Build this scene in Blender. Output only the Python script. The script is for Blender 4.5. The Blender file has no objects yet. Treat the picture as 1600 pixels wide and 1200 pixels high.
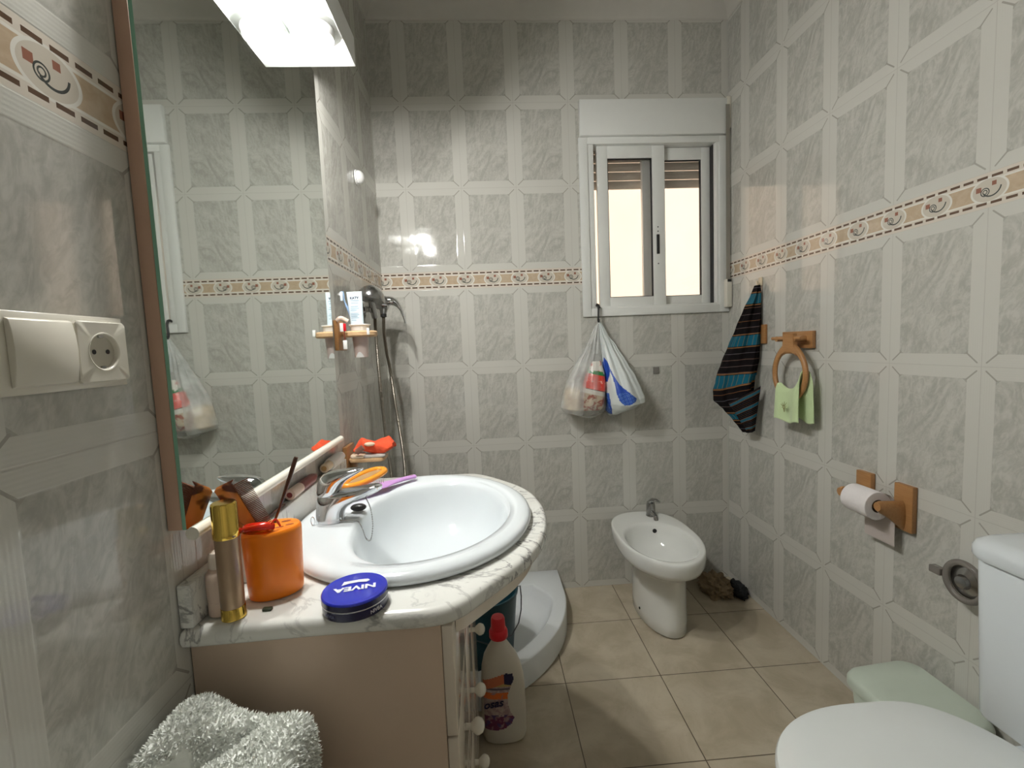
import bpy, bmesh, math, random
from mathutils import Vector, Matrix, noise
random.seed(7)
PI = math.pi
scn = bpy.context.scene
COL = scn.collection
W = 1.632            # room width; x=0 left wall, x=W right wall, y=0 back wall, camera at y<0
YF = -2.75           # wall behind the camera
ZT = 2.645           # top of the tiling
ZC = 2.72            # ceiling
BB, BT = 1.4775, 1.5572   # decorative border bottom / top
TH = 0.3694

# ------------------------------------------------------------------ helpers
def link(o):
    COL.objects.link(o); return o

def setp(o, label=None, cat=None, group=None, kind=None):
    if label: o['label'] = label
    if cat: o['category'] = cat
    if group: o['group'] = group
    if kind: o['kind'] = kind
    return o

def wloc(o):
    v = Vector(o.location)
    while o.parent:
        o = o.parent; v += Vector(o.location)
    return v

def thing(name, label, cat, loc, group=None, kind=None):
    o = bpy.data.objects.new(name, None); link(o)
    o.location = loc; o.empty_display_size = 0.05
    return setp(o, label, cat, group, kind)

class MB:
    """mesh builder in world coordinates"""
    def __init__(s):
        s.v = []; s.f = []; s.uv = {}; s.mi = []
    def add(s, vs, fs, mi=0, uvs=None):
        b = len(s.v); s.v += [tuple(p) for p in vs]
        for k, f in enumerate(fs):
            s.f.append(tuple(i + b for i in f)); s.mi.append(mi)
            if uvs: s.uv[len(s.f) - 1] = [uvs[i] for i in f]
        return s
    def box(s, x0, x1, y0, y1, z0, z1, mi=0):
        vs = [(x, y, z) for x in (x0, x1) for y in (y0, y1) for z in (z0, z1)]
        fs = [(0, 1, 3, 2), (4, 6, 7, 5), (0, 4, 5, 1), (2, 3, 7, 6), (0, 2, 6, 4), (1, 5, 7, 3)]
        return s.add(vs, fs, mi)
    def loft(s, rings, cap0=True, cap1=True, closed=True, mi=0, uv=False, loop=False):
        n = len(rings[0]); vs = [p for r in rings for p in r]; fs = []
        m = n if closed else n - 1
        R = len(rings)
        for i in range(R if loop else R - 1):
            for j in range(m):
                a = i * n + j; b = i * n + (j + 1) % n
                i2 = (i + 1) % R
                fs.append((a, b, i2 * n + (j + 1) % n, i2 * n + j))
        base = len(s.v); s.v += [tuple(p) for p in vs]
        for k, f in enumerate(fs):
            s.f.append(tuple(i + base for i in f)); s.mi.append(mi)
            if uv:
                i, j = divmod(k, m)
                s.uv[len(s.f) - 1] = [(j / m, i / (R - 1)), ((j + 1) / m, i / (R - 1)), ((j + 1) / m, (i + 1) / (R - 1)), (j / m, (i + 1) / (R - 1))]
        if cap0 and not loop: s.f.append(tuple(base + j for j in range(n))[::-1]); s.mi.append(mi)
        if cap1 and not loop: s.f.append(tuple(base + (R - 1) * n + j for j in range(n))); s.mi.append(mi)
        return s
    def lathe(s, c, prof, seg=40, axis='z', mi=0, sx=1, sy=1, cap0=True, cap1=True):
        rings = []
        for r, h in prof:
            ring = []
            for k in range(seg):
                a = 2 * PI * k / seg; p, q = r * math.cos(a) * sx, r * math.sin(a) * sy
                if axis == 'z': ring.append((c[0] + p, c[1] + q, c[2] + h))
                elif axis == 'x': ring.append((c[0] + h, c[1] + p, c[2] + q))
                else: ring.append((c[0] + q, c[1] + h, c[2] + p))
            rings.append(ring)
        return s.loft(rings, cap0, cap1, mi=mi)
    def tube(s, pts, r, seg=12, mi=0, r2=None, up=(0, 0, 1), closed=False):
        """r: number or list; r2: half size across the binormal (list or number)"""
        P = [Vector(p) for p in pts]; n = len(P)
        rr = r if isinstance(r, (list, tuple)) else [r] * n
        r2 = rr if r2 is None else (r2 if isinstance(r2, (list, tuple)) else [r2] * n)
        rings = []; upv = Vector(up)
        for i in range(n):
            if closed: t = P[(i + 1) % n] - P[i - 1]
            else: t = P[min(i + 1, n - 1)] - P[max(i - 1, 0)]
            t.normalize(); u = upv - t * upv.dot(t)
            if u.length < 1e-3: u = Vector((1, 0, 0)) - t * t.x
            u.normalize(); b = t.cross(u); upv = u
            rings.append([tuple(P[i] + u * (rr[i] * math.sin(2 * PI * k / seg)) + b * (r2[i] * math.cos(2 * PI * k / seg))) for k in range(seg)])
        return s.loft(rings, loop=closed)
    def sphere(s, c, r, seg=24, rin=12, sx=1, sy=1, sz=1, mi=0):
        prof = [(max(r * math.sin(PI * k / rin), 1e-5), -r * math.cos(PI * k / rin) * sz) for k in range(rin + 1)]
        return s.lathe(c, prof, seg, mi=mi, sx=sx, sy=sy)
    def rbox(s, x0, x1, y0, y1, z0, z1, r=0.01, rt=0.004, seg=6, mi=0, taper=0.0):
        """box with rounded vertical corners (r) and softened top/bottom edges (rt)"""
        def ring(ins, z, tp=0):
            a0, a1, b0, b1 = x0 + ins + tp, x1 - ins - tp, y0 + ins + tp, y1 - ins - tp
            rr = max(r - ins, 0.0005); out = []
            for cx, cy, st in ((a1 - rr, b1 - rr, 0), (a0 + rr, b1 - rr, 1), (a0 + rr, b0 + rr, 2), (a1 - rr, b0 + rr, 3)):
                for k in range(seg + 1):
                    a = PI / 2 * (st + k / seg); out.append((cx + rr * math.cos(a), cy + rr * math.sin(a), z))
            return out
        rs = [ring(rt, z0, taper), ring(rt * .3, z0 + rt * .3, taper), ring(0, z0 + rt, taper), ring(0, z1 - rt), ring(rt * .3, z1 - rt * .3), ring(rt, z1)]
        return s.loft(rs, mi=mi)
    def build(s, name, mats, parent=None, smooth=True, origin=None, angle=40, bevel=0, bseg=2):
        off = wloc(parent) if parent else Vector(origin) if origin else None
        if off is None:
            xs = [p[0] for p in s.v]; ys = [p[1] for p in s.v]; zs = [p[2] for p in s.v]
            off = Vector(((min(xs) + max(xs)) / 2, (min(ys) + max(ys)) / 2, min(zs)))
        me = bpy.data.meshes.new(name)
        me.from_pydata([(p[0] - off.x, p[1] - off.y, p[2] - off.z) for p in s.v], [], s.f)
        if not isinstance(mats, (list, tuple)): mats = [mats]
        for m in mats: me.materials.append(m)
        for p, i in zip(me.polygons, s.mi): p.material_index = i
        if s.uv:
            l = me.uv_layers.new(name='UVMap')
            for p in me.polygons:
                u = s.uv.get(p.index)
                if u:
                    for li, c in zip(p.loop_indices, u): l.data[li].uv = c
        bm = bmesh.new(); bm.from_mesh(me)
        bmesh.ops.recalc_face_normals(bm, faces=bm.faces)
        if bevel:
            es = [e for e in bm.edges if len(e.link_faces) == 2 and e.calc_face_angle(0) > math.radians(50)]
            bmesh.ops.bevel(bm, geom=es, offset=bevel, segments=bseg, affect='EDGES', profile=.5)
        bm.to_mesh(me); bm.free()
        if smooth:
            for p in me.polygons: p.use_smooth = True
            try: me.set_sharp_from_angle(angle=math.radians(angle))
            except Exception: pass
        o = bpy.data.objects.new(name, me); link(o)
        if parent: o.parent = parent
        else: o.location = off
        return o

def box(name, m, x0, x1, y0, y1, z0, z1, parent=None, bevel=0.0, bseg=2):
    return MB().box(x0, x1, y0, y1, z0, z1).build(name, m, parent, smooth=bevel > 0, bevel=bevel, bseg=bseg)

def catmull(pts, n=8, closed=False):
    P = [Vector(p) for p in pts]; out = []; m = len(P)
    for i in range(m if closed else m - 1):
        p0 = P[i - 1] if (closed or i > 0) else P[0]; p1 = P[i]; p2 = P[(i + 1) % m]
        p3 = P[(i + 2) % m] if closed else P[min(i + 2, m - 1)]
        for k in range(n):
            t = k / n
            out.append(0.5 * ((2 * p1) + (-p0 + p2) * t + (2 * p0 - 5 * p1 + 4 * p2 - p3) * t * t + (-p0 + 3 * p1 - 3 * p2 + p3) * t ** 3))
    if not closed: out.append(P[-1])
    return out

def interp(tab, t):
    for (a, *va), (b, *vb) in zip(tab, tab[1:]):
        if t <= b:
            f = 0 if b == a else max(0, (t - a) / (b - a)); f = f * f * (3 - 2 * f) * .35 + f * .65
            return [x + (y - x) * f for x, y in zip(va, vb)]
    return list(tab[-1][1:])

def inpoly(x, y, P):
    c = False; j = len(P) - 1
    for i in range(len(P)):
        if (P[i][1] > y) != (P[j][1] > y) and x < (P[j][0] - P[i][0]) * (y - P[i][1]) / (P[j][1] - P[i][1]) + P[i][0]: c = not c
        j = i
    return c

def text_part(name, s, size, m, parent, frame, extrude=0.0003, bold=0, shear=0, sx=1.0):
    """lettering as a mesh; frame = Matrix placing the text plane (x reading, y up) in world space"""
    cu = bpy.data.curves.new(name, 'FONT'); cu.body = s; cu.size = size; cu.align_x = 'CENTER'; cu.align_y = 'CENTER'
    cu.extrude = extrude; cu.offset = bold; cu.shear = shear; cu.resolution_u = 3
    t = bpy.data.objects.new(name, cu); link(t)
    dg = bpy.context.evaluated_depsgraph_get(); dg.update()
    me = bpy.data.meshes.new_from_object(t.evaluated_get(dg))
    bpy.data.objects.remove(t)
    off = wloc(parent)
    me.transform(Matrix.Translation(-off) @ frame @ Matrix.Diagonal((sx, 1, 1, 1)))
    me.materials.clear(); me.materials.append(m)
    o = bpy.data.objects.new(name, me); link(o); o.parent = parent
    return o

def frame(o, x, y):
    x = Vector(x).normalized(); y = Vector(y); y = (y - x * x.dot(y)).normalized(); z = x.cross(y)
    M = Matrix((x, y, z)).transposed().to_4x4(); M.translation = Vector(o); return M

# ------------------------------------------------------------------ materials
def nm(m): return m.node_tree.nodes, m.node_tree.links
def newmat(name):
    m = bpy.data.materials.new(name); m.use_nodes = True
    return m
def mat(name, col, rough=.5, metal=0, trans=0, ior=1.5, var=.04, scale=30, bump=0, alpha=1, coat=0, sss=0, emit=None, es=0, sheen=0):
    m = newmat(name); N, L = nm(m); b = N['Principled BSDF']
    b.inputs['Roughness'].default_value = rough; b.inputs['Metallic'].default_value = metal
    b.inputs['Transmission Weight'].default_value = trans; b.inputs['IOR'].default_value = ior
    b.inputs['Alpha'].default_value = alpha; b.inputs['Coat Weight'].default_value = coat
    if sheen: b.inputs['Sheen Weight'].default_value = sheen
    if sss:
        b.inputs['Subsurface Weight'].default_value = sss; b.inputs['Subsurface Radius'].default_value = (.01, .008, .006)
    if emit: b.inputs['Emission Color'].default_value = (*emit, 1); b.inputs['Emission Strength'].default_value = es
    tc = N.new('ShaderNodeTexCoord'); nz = N.new('ShaderNodeTexNoise'); nz.inputs['Scale'].default_value = scale; nz.inputs['Detail'].default_value = 4
    L.new(tc.outputs['Object'], nz.inputs['Vector'])
    mx = N.new('ShaderNodeMix'); mx.data_type = 'RGBA'
    mx.inputs[6].default_value = (*[c * (1 - var) for c in col], 1); mx.inputs[7].default_value = (*[min(1, c * (1 + var)) for c in col], 1)
    L.new(nz.outputs['Fac'], mx.inputs[0]); L.new(mx.outputs[2], b.inputs['Base Color'])
    if bump:
        bp = N.new('ShaderNodeBump'); bp.inputs['Strength'].default_value = bump; bp.inputs['Distance'].default_value = .002
        L.new(nz.outputs['Fac'], bp.inputs['Height']); L.new(bp.outputs[0], b.inputs['Normal'])
    return m

class G:
    """tiny math graph"""
    def __init__(s, m): s.N, s.L = nm(m)
    def _in(s, node, i, v):
        if isinstance(v, (int, float)): node.inputs[i].default_value = v
        else: s.L.new(v, node.inputs[i])
    def op(s, o, a, b=0, c=0):
        n = s.N.new('ShaderNodeMath'); n.operation = o
        s._in(n, 0, a)
        if o not in ('ABSOLUTE', 'FRACT', 'SINE', 'SQRT', 'FLOOR'): s._in(n, 1, b)
        if o in ('MULTIPLY_ADD', 'SMOOTH_MIN'): s._in(n, 2, c)
        return n.outputs[0]
    def add(s, a, b): return s.op('ADD', a, b)
    def sub(s, a, b): return s.op('SUBTRACT', a, b)
    def mul(s, a, b): return s.op('MULTIPLY', a, b)
    def div(s, a, b): return s.op('DIVIDE', a, b)
    def lt(s, a, b): return s.op('LESS_THAN', a, b)
    def gt(s, a, b): return s.op('GREATER_THAN', a, b)
    def mn(s, a, b): return s.op('MINIMUM', a, b)
    def mx(s, a, b): return s.op('MAXIMUM', a, b)
    def ab(s, a): return s.op('ABSOLUTE', a)
    def fr(s, a): return s.op('FRACT', a)
    def within(s, a, lo, hi): return s.mul(s.gt(a, lo), s.lt(a, hi))
    def sel(s, f, a, b): return s.add(s.mul(f, a), s.mul(s.sub(1, f), b))
    def ramp(s, a, lo, hi):
        n = s.N.new('ShaderNodeMapRange'); n.interpolation_type = 'SMOOTHSTEP'; s._in(n, 0, a); s._in(n, 1, lo); s._in(n, 2, hi)
        n.inputs[3].default_value = 0; n.inputs[4].default_value = 1
        return n.outputs[0]
    def mix(s, f, a, b):
        n = s.N.new('ShaderNodeMix'); n.data_type = 'RGBA'; s._in(n, 0, f)
        for i, v in ((6, a), (7, b)):
            if isinstance(v, tuple): n.inputs[i].default_value = (*v, 1)
            else: s.L.new(v, n.inputs[i])
        return n.outputs[2]
    def uv(s, src='UV'):
        t = s.N.new('ShaderNodeTexCoord'); x = s.N.new('ShaderNodeSeparateXYZ'); s.L.new(t.outputs[src], x.inputs[0])
        return x.outputs[0], x.outputs[1], x.outputs[2]
    def comb(s, x, y, z=0):
        n = s.N.new('ShaderNodeCombineXYZ')
        for i, v in enumerate((x, y, z)): s._in(n, i, v)
        return n.outputs[0]
    def noise(s, vec, scale, detail=5, dist=0, rough=.5):
        n = s.N.new('ShaderNodeTexNoise'); s.L.new(vec, n.inputs['Vector'])
        n.inputs['Scale'].default_value = scale; n.inputs['Detail'].default_value = detail
        n.inputs['Distortion'].default_value = dist; n.inputs['Roughness'].default_value = rough
        return n.outputs['Fac']
    def bump(s, h, strength, dist, bsdf):
        n = s.N.new('ShaderNodeBump'); n.inputs['Strength'].default_value = strength; n.inputs['Distance'].default_value = dist
        s.L.new(h, n.inputs['Height']); s.L.new(n.outputs[0], bsdf.inputs['Normal'])

def wall_tile_mat():
    m = newmat('glazed_wall_tile'); g = G(m); b = g.N['Principled BSDF']
    u, z, _ = g.uv()
    fu = g.fr(g.div(u, .25)); du = g.mul(g.mn(fu, g.sub(1, fu)), .25)
    above = g.gt(z, BT)
    base = g.sel(above, g.sub(z, BT), g.add(g.sub(z, BB), TH * 6))
    fv = g.fr(g.div(base, TH)); dv = g.mul(g.mn(fv, g.sub(1, fv)), TH)
    s, t = g.div(du, .032), g.div(dv, .030)
    mn, mx = g.mn(s, t), g.mx(s, t)
    panel = g.gt(mn, 1.0)
    groove = g.mul(g.mul(g.lt(g.ab(g.sub(s, t)), .085), g.gt(mn, .28)), g.lt(mx, 1.12))
    corner = g.mul(panel, g.lt(g.add(s, t), 2.35))
    dark = g.mx(groove, g.mul(corner, .7))
    seam = g.lt(g.mn(du, dv), .0009)
    # marbled centre, repeated on every tile
    lx, lz = g.mul(fu, .25), g.mul(fv, TH)
    rot = g.comb(g.add(g.mul(lx, .85), g.mul(lz, -.5)), g.add(g.mul(lx, .35), g.mul(lz, .45)), g.mul(g.op('FLOOR', g.div(u, .25)), .004))
    n1 = g.noise(rot, 12, 5, 3.2, .58); n2 = g.noise(rot, 46, 3, 3.0, .55)
    marb = g.ramp(g.add(g.mul(n1, .62), g.mul(n2, .38)), .34, .66)
    pc = g.mix(marb, (.408, .400, .360), (.562, .555, .508))
    fc = (.600, .592, .543)
    col = g.mix(panel, fc, pc)
    col = g.mix(g.mul(dark, .95), col, (.36, .345, .305))
    col = g.mix(g.mul(seam, .55), col, (.46, .44, .40))
    # border
    bb = g.sub(z, BB)
    inb = g.mul(g.gt(bb, 0), g.lt(bb, BT - BB))
    cream = (.66, .60, .52)
    bn = g.noise(g.comb(u, z), 60, 4, .8)
    tan = g.mix(bn, (.42, .31, .20), (.60, .48, .35))
    bc = g.mix(g.within(bb, .0205, .0592), cream, tan)
    bc = g.mix(g.mx(g.within(bb, .0165, .0200), g.within(bb, .0597, .0632)), bc, (.76, .73, .66))
    fd = g.fr(g.div(u, .03125))
    dash = g.mul(g.mx(g.within(bb, .0072, .0132), g.within(bb, .0665, .0725)), g.within(fd, .13, .87))
    mxx = g.mul(g.sub(g.fr(g.add(g.div(u, .125), .5)), .5), .125); my = g.sub(bb, .0398)
    e = g.add(g.op('POWER', g.div(g.ab(mxx), .041), 2), g.op('POWER', g.div(g.ab(my), .029), 2))
    bc = g.mix(g.lt(e, 1), bc, (.74, .72, .66)); bc = g.mix(g.lt(e, .78), bc, (.58, .53, .45))
    sq1 = g.mul(g.lt(g.ab(g.add(mxx, .023)), .0058), g.lt(g.ab(g.sub(my, .005)), .0058))
    sq2 = g.mul(g.lt(g.ab(g.sub(mxx, .010)), .0048), g.lt(g.ab(g.sub(my, .013)), .0048))
    bc = g.mix(g.mx(sq1, sq2), bc, (.29, .125, .085))
    def rad(cx, cy): return g.op('SQRT', g.add(g.op('POWER', g.ab(g.sub(mxx, cx)), 2), g.op('POWER', g.ab(g.sub(my, cy)), 2)))
    r1 = rad(.004, .006); r2 = rad(-.009, -.003)
    arc = g.mul(g.lt(g.ab(g.sub(r1, .0205)), .0016), g.mul(g.lt(my, .004), g.gt(mxx, -.012)))
    sp = g.mx(g.lt(g.ab(g.sub(r2, .0088)), .0011), g.lt(g.ab(g.sub(r2, .0045)), .0010))
    bc = g.mix(g.mx(arc, sp), bc, (.06, .065, .06))
    bc = g.mix(dash, bc, (.115, .07, .045))
    col = g.mix(inb, col, bc)
    g.L.new(col, b.inputs['Base Color'])
    b.inputs['Roughness'].default_value = .055; b.inputs['IOR'].default_value = 1.5; b.inputs['Specular IOR Level'].default_value = .5
    # relief: frame raised, reeded lines, rough marble
    d = g.sel(g.lt(s, t), du, dv)
    reed = g.mul(g.op('SINE', g.mul(d, 1150)), g.mul(g.lt(mn, .9), .05))
    relief = g.add(g.mul(g.sub(1, g.ramp(mn, .93, 1.08)), .55), g.mul(g.ramp(mn, 1, 1.1), g.mul(g.add(g.mul(n1, .7), g.mul(n2, .30)), .16)))
    relief = g.add(relief, reed); relief = g.sub(relief, g.mul(groove, .35)); relief = g.sub(relief, g.mul(g.sub(1, g.ramp(g.mn(du, dv), .0004, .0022)), .35))
    bord = g.add(g.mul(g.mx(g.lt(e, 1), g.mx(g.within(bb, .0165, .02), g.within(bb, .0597, .0632))), .25), g.mul(dash, -.15))
    h = g.sel(inb, bord, relief)
    wob = g.noise(g.comb(u, z), 5, 2)
    g.bump(g.add(h, g.mul(wob, .12)), .42, .0012, b)
    return m

def floor_mat():
    m = newmat('beige_floor_tile'); g = G(m); b = g.N['Principled BSDF']
    x, y, _ = g.uv()
    fx = g.fr(g.div(x, .345)); fy = g.fr(g.div(y, .342))
    d = g.mul(g.mn(g.mn(fx, g.sub(1, fx)), g.mn(fy, g.sub(1, fy))), .343)
    n1 = g.noise(g.comb(x, y, g.mul(g.op('FLOOR', g.div(x, .345)), 3)), 7, 6, .6, .6); n2 = g.noise(g.comb(x, y), 70, 4, 0, .6)
    c = g.mix(g.ramp(n1, .3, .7), (.40, .34, .245), (.54, .475, .365))
    c = g.mix(g.mul(g.ramp(n2, .6, .75), .25), c, (.28, .23, .16))
    c = g.mix(g.lt(d, .0016), c, (.11, .085, .055))
    g.L.new(c, b.inputs['Base Color']); b.inputs['Roughness'].default_value = .38
    g.bump(g.add(g.mul(n1, .3), g.ramp(d, 0, .004)), .35, .002, b)
    return m

def marble_mat():
    m = newmat('white_veined_marble'); g = G(m); b = g.N['Principled BSDF']
    t = g.N.new('ShaderNodeTexCoord'); v = t.outputs['Object']
    n0 = g.noise(v, 5, 3, 0, .5)
    def vein(scale, off, w, dist):
        mp = g.N.new('ShaderNodeMapping'); mp.inputs['Location'].default_value = off; mp.inputs['Rotation'].default_value = (.4, .2, .7); mp.inputs['Scale'].default_value = (1, 1.9, 1)
        g.L.new(v, mp.inputs[0]); n = g.noise(mp.outputs[0], scale, 8, dist, .62)
        return g.sub(1, g.ramp(g.ab(g.sub(n, .5)), 0, w))
    a = vein(4.2, (3, 1, 2), .022, 1.2); c = vein(11, (7, 4, 1), .035, .8)
    msk = g.ramp(n0, .42, .6)
    col = g.mix(g.noise(v, 9, 4), (.70, .70, .655), (.80, .80, .76))
    col = g.mix(g.mul(c, g.mul(msk, .38)), col, (.36, .37, .36))
    col = g.mix(g.mul(a, g.add(.30, g.mul(msk, .55))), col, (.20, .19, .19))
    g.L.new(col, b.inputs['Base Color']); b.inputs['Roughness'].default_value = .16
    return m

def wood_mat(name, c1, c2, rough=.42, axis=1):
    m = newmat(name); g = G(m); b = g.N['Principled BSDF']
    x, y, z = g.uv('Object'); k = [x, y, z]; k[axis] = g.mul(k[axis], .12)
    v = g.comb(*k); n = g.noise(v, 160, 5, .5)
    g.L.new(g.mix(n, c1, c2), b.inputs['Base Color']); b.inputs['Roughness'].default_value = rough
    return m

def tortoise_mat():
    m = newmat('tortoiseshell_plastic'); g = G(m); b = g.N['Principled BSDF']
    t = g.N.new('ShaderNodeTexCoord'); n = g.noise(t.outputs['Object'], 28, 2, .6)
    g.L.new(g.mix(g.ramp(n, .50, .60), (.72, .25, .06), (.12, .025, .010)), b.inputs['Base Color'])
    b.inputs['Roughness'].default_value = .15; b.inputs['Transmission Weight'].default_value = .25
    return m

def striped_mat():
    m = newmat('dark_striped_cloth'); g = G(m); b = g.N['Principled BSDF']
    u, v, _ = g.uv()
    vv = g.add(v, g.mul(g.noise(g.comb(u, v), 3, 2), .010))
    f = g.fr(g.mul(vv, 23))
    line = g.within(f, .42, .54)
    tone = g.noise(g.comb(0, g.mul(vv, 1), 0), 26, 1)
    lc = g.mix(g.ramp(tone, .4, .6), (.060, .058, .070), (.12, .055, .022))
    col = g.mix(g.noise(g.comb(u, g.mul(v, 1)), 8, 2), (.003, .003, .004), (.012, .009, .009))
    col = g.mix(line, col, lc)
    fine = g.within(g.fr(g.mul(u, 26)), .0, .16)
    teal = g.mix(fine, (.010, .10, .155), (.10, .13, .11))
    for a0, a1 in ((.06, .125), (.335, .405), (.60, .67), (.86, .90)):
        w = g.within(vv, a0, a1); col = g.mix(w, col, teal)
        ed = g.mx(g.within(vv, a0 - .012, a0 - .004), g.within(vv, a1 + .004, a1 + .012)); col = g.mix(ed, col, (.21, .10, .04))
    g.L.new(col, b.inputs['Base Color']); b.inputs['Roughness'].default_value = .95; b.inputs['Specular IOR Level'].default_value = .08
    n = g.noise(g.comb(u, v), 240, 2); g.bump(n, .4, .001, b)
    return m

def outdoor_mat():
    m = newmat('peach_render_outside'); g = G(m); b = g.N['Principled BSDF']
    t = g.N.new('ShaderNodeTexCoord'); n = g.noise(t.outputs['Object'], 3, 6, 0)
    g.L.new(g.mix(n, (.80, .64, .51), (.86, .72, .60)), b.inputs['Base Color']); b.inputs['Roughness'].default_value = .9
    return m

TILE = wall_tile_mat(); FLOOR = floor_mat(); MARBLE = marble_mat()
WOOD = wood_mat('varnished_pine', (.33, .15, .05), (.47, .25, .10), .35)
WOODL = wood_mat('light_pine', (.52, .32, .16), (.66, .45, .26), .4)
M_ceil = mat('ceiling_plaster', (.58, .56, .51), .8, bump=.1)
M_alu = mat('white_lacquered_aluminium', (.76, .77, .74), .32, var=.02)
M_gap = mat('dark_rubber_seal', (.03, .03, .03), .7)
M_glass = mat('window_glass', (1, 1, 1), .0, trans=1, ior=1.45, var=0)
M_slat = mat('shutter_slat_grey', (.60, .55, .48), .6, var=.04)
M_strap = mat('grey_webbing', (.28, .26, .22), .9, bump=.4, scale=300)
M_jamb = mat('window_reveal', (.62, .60, .56), .6)
M_cer = mat('white_ceramic', (.73, .775, .80), .13, var=.01)
M_bid = mat('bidet_ceramic', (.78, .79, .76), .09, var=.01, coat=.3)
M_lid = mat('white_toilet_plastic', (.74, .77, .76), .22, var=.01)
M_acr = mat('white_shower_acrylic', (.74, .77, .78), .2, var=.02)
M_chr = mat('chrome', (.72, .73, .75), .10, metal=1, var=.04)
M_chrd = mat('aged_chrome', (.42, .42, .42), .22, metal=1, var=.12)
M_lac = mat('cream_lacquer', (.76, .68, .58), .16, var=.02, coat=.4)
M_side = mat('pinkish_laminate', (.64, .50, .385), .42, var=.06, scale=6)
M_knob = mat('cream_knob', (.78, .74, .65), .25, var=.02)
M_rail = mat('cream_moulding', (.86, .83, .73), .25, var=.02)
M_mir = mat('silvered_glass', (.80, .84, .81), .018, metal=1, var=.015, scale=4)
M_ged = mat('green_glass_edge', (.26, .52, .38), .12, var=.15, scale=5)
M_mdf = mat('pink_brown_board', (.56, .37, .27), .5, var=.05)
M_canopy = mat('white_canopy', (.82, .83, .82), .4, var=.01)
M_plate = mat('ivory_switch_plastic', (.70, .67, .58), .28, var=.03)
M_plated = mat('socket_shade_plastic', (.50, .47, .39), .35)  # darker than the plate: shade of the recess put into the colour
M_black = mat('black_plastic', (.012, .012, .012), .4)
M_or = mat('orange_plastic', (1.0, .25, .008), .3, sss=.1, var=.04)
M_or2 = mat('orange_brush_plastic', (.90, .34, .03), .25)
M_tort = tortoise_mat()
M_gold = mat('polished_gold', (.80, .56, .12), .14, metal=1, var=.05)
M_bronze = mat('bronze_lacquer', (.42, .30, .20), .32, metal=.6, var=.05)
M_pinkp = mat('pale_pink_plastic', (.74, .58, .48), .3, sss=.1, var=.03)
M_lilac = mat('lilac_plastic', (.60, .32, .68), .3)
M_mauve = mat('mauve_bristle_pad', (.45, .30, .34), .5)
M_white = mat('white_plastic', (.80, .80, .78), .3, var=.02)
M_blue = mat('tin_blue', (.012, .022, .42), .22, var=.05, coat=.5)
M_navy = mat('tin_dark_blue', (.008, .008, .055), .22, var=.05)
M_print = mat('white_print', (.75, .77, .85), .4)
M_steel = mat('tin_rim_steel', (.6, .6, .65), .25, metal=1)
M_red = mat('red_cap_plastic', (.62, .008, .018), .35)
M_hdpe = mat('cloudy_white_bottle', (.62, .58, .50), .35, sss=.2, var=.03)
M_ink = mat('dark_blue_ink', (.012, .010, .05), .5)
M_teal = mat('dark_teal_plastic', (.008, .055, .075), .35)
M_wire = mat('bucket_wire', (.12, .13, .14), .35, metal=1)
M_maroon = mat('dark_red_plastic', (.20, .03, .03), .3)
M_cream = mat('cream_plastic', (.70, .60, .44), .35)
M_spng = mat('orange_red_sponge', (.85, .10, .035), .9, bump=.8, scale=160, var=.15)
M_soap = mat('cream_soap', (.80, .66, .50), .4, sss=.3)
M_soapb = mat('brown_soap', (.24, .11, .08), .4)
M_cup = mat('pale_pink_cup', (.56, .46, .42), .35, sss=.1)
M_ltube = mat('white_blue_tube', (.66, .76, .82), .35, var=.03)
M_bblue = mat('toothbrush_blue', (.22, .33, .50), .35)
M_bag = mat('white_carrier_film', (.66, .70, .69), .38, var=.03, bump=.25, scale=60)
M_bagblue = None
M_tp = mat('white_paper', (.84, .80, .80), .9, bump=.2, scale=200)
M_tpd = mat('cardboard_core', (.30, .20, .14), .8)
M_green = mat('pale_green_cotton', (.60, .74, .42), .95, bump=.5, scale=400, sheen=.3)
M_mint = mat('pale_mint_plastic', (.56, .63, .54), .3, var=.03)
M_smoke = mat('smoky_acrylic', (.36, .33, .30), .12, trans=.55, var=.1)
M_rag = mat('beige_rag', (.23, .165, .095), .95, bump=.6, scale=200, var=.2)
M_ragd = mat('black_cloth', (.008, .009, .010), .95)
M_terry = mat('white_terry', (.88, .90, .85), .95, var=.05, scale=80, sheen=.2)
M_hamp = mat('grey_hamper_plastic', (.45, .45, .42), .5)
M_bread = mat('bread_crust', (.68, .50, .29), .8, var=.12, scale=40)
M_stick = mat('brown_stick_lacquer', (.09, .035, .018), .2)
M_stone = mat('floor_kerb', (.30, .26, .2), .8)
M_door = mat('door_paint', (.62, .60, .56), .4)
M_bulb = mat('lamp_glow', (1, 1, 1), .4, emit=(1.0, .985, .95), es=60, var=0)

def bag_blue():
    m = newmat('printed_blue_film'); g = G(m); b = g.N['Principled BSDF']
    x, y, z = g.uv('Object')
    fx, fz = g.fr(g.mul(g.add(x, g.mul(z, .35)), 62)), g.fr(g.mul(g.sub(z, g.mul(x, .35)), 62))
    r = g.mx(g.ab(g.sub(fx, .5)), g.ab(g.sub(fz, .5)))
    t = g.mul(g.within(r, .17, .34), g.lt(z, .118))
    g.L.new(g.mix(g.mul(t, .6), (.012, .065, .40), (.16, .32, .62)), b.inputs['Base Color']); b.inputs['Roughness'].default_value = .4
    return m
M_bagblue = bag_blue()

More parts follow.
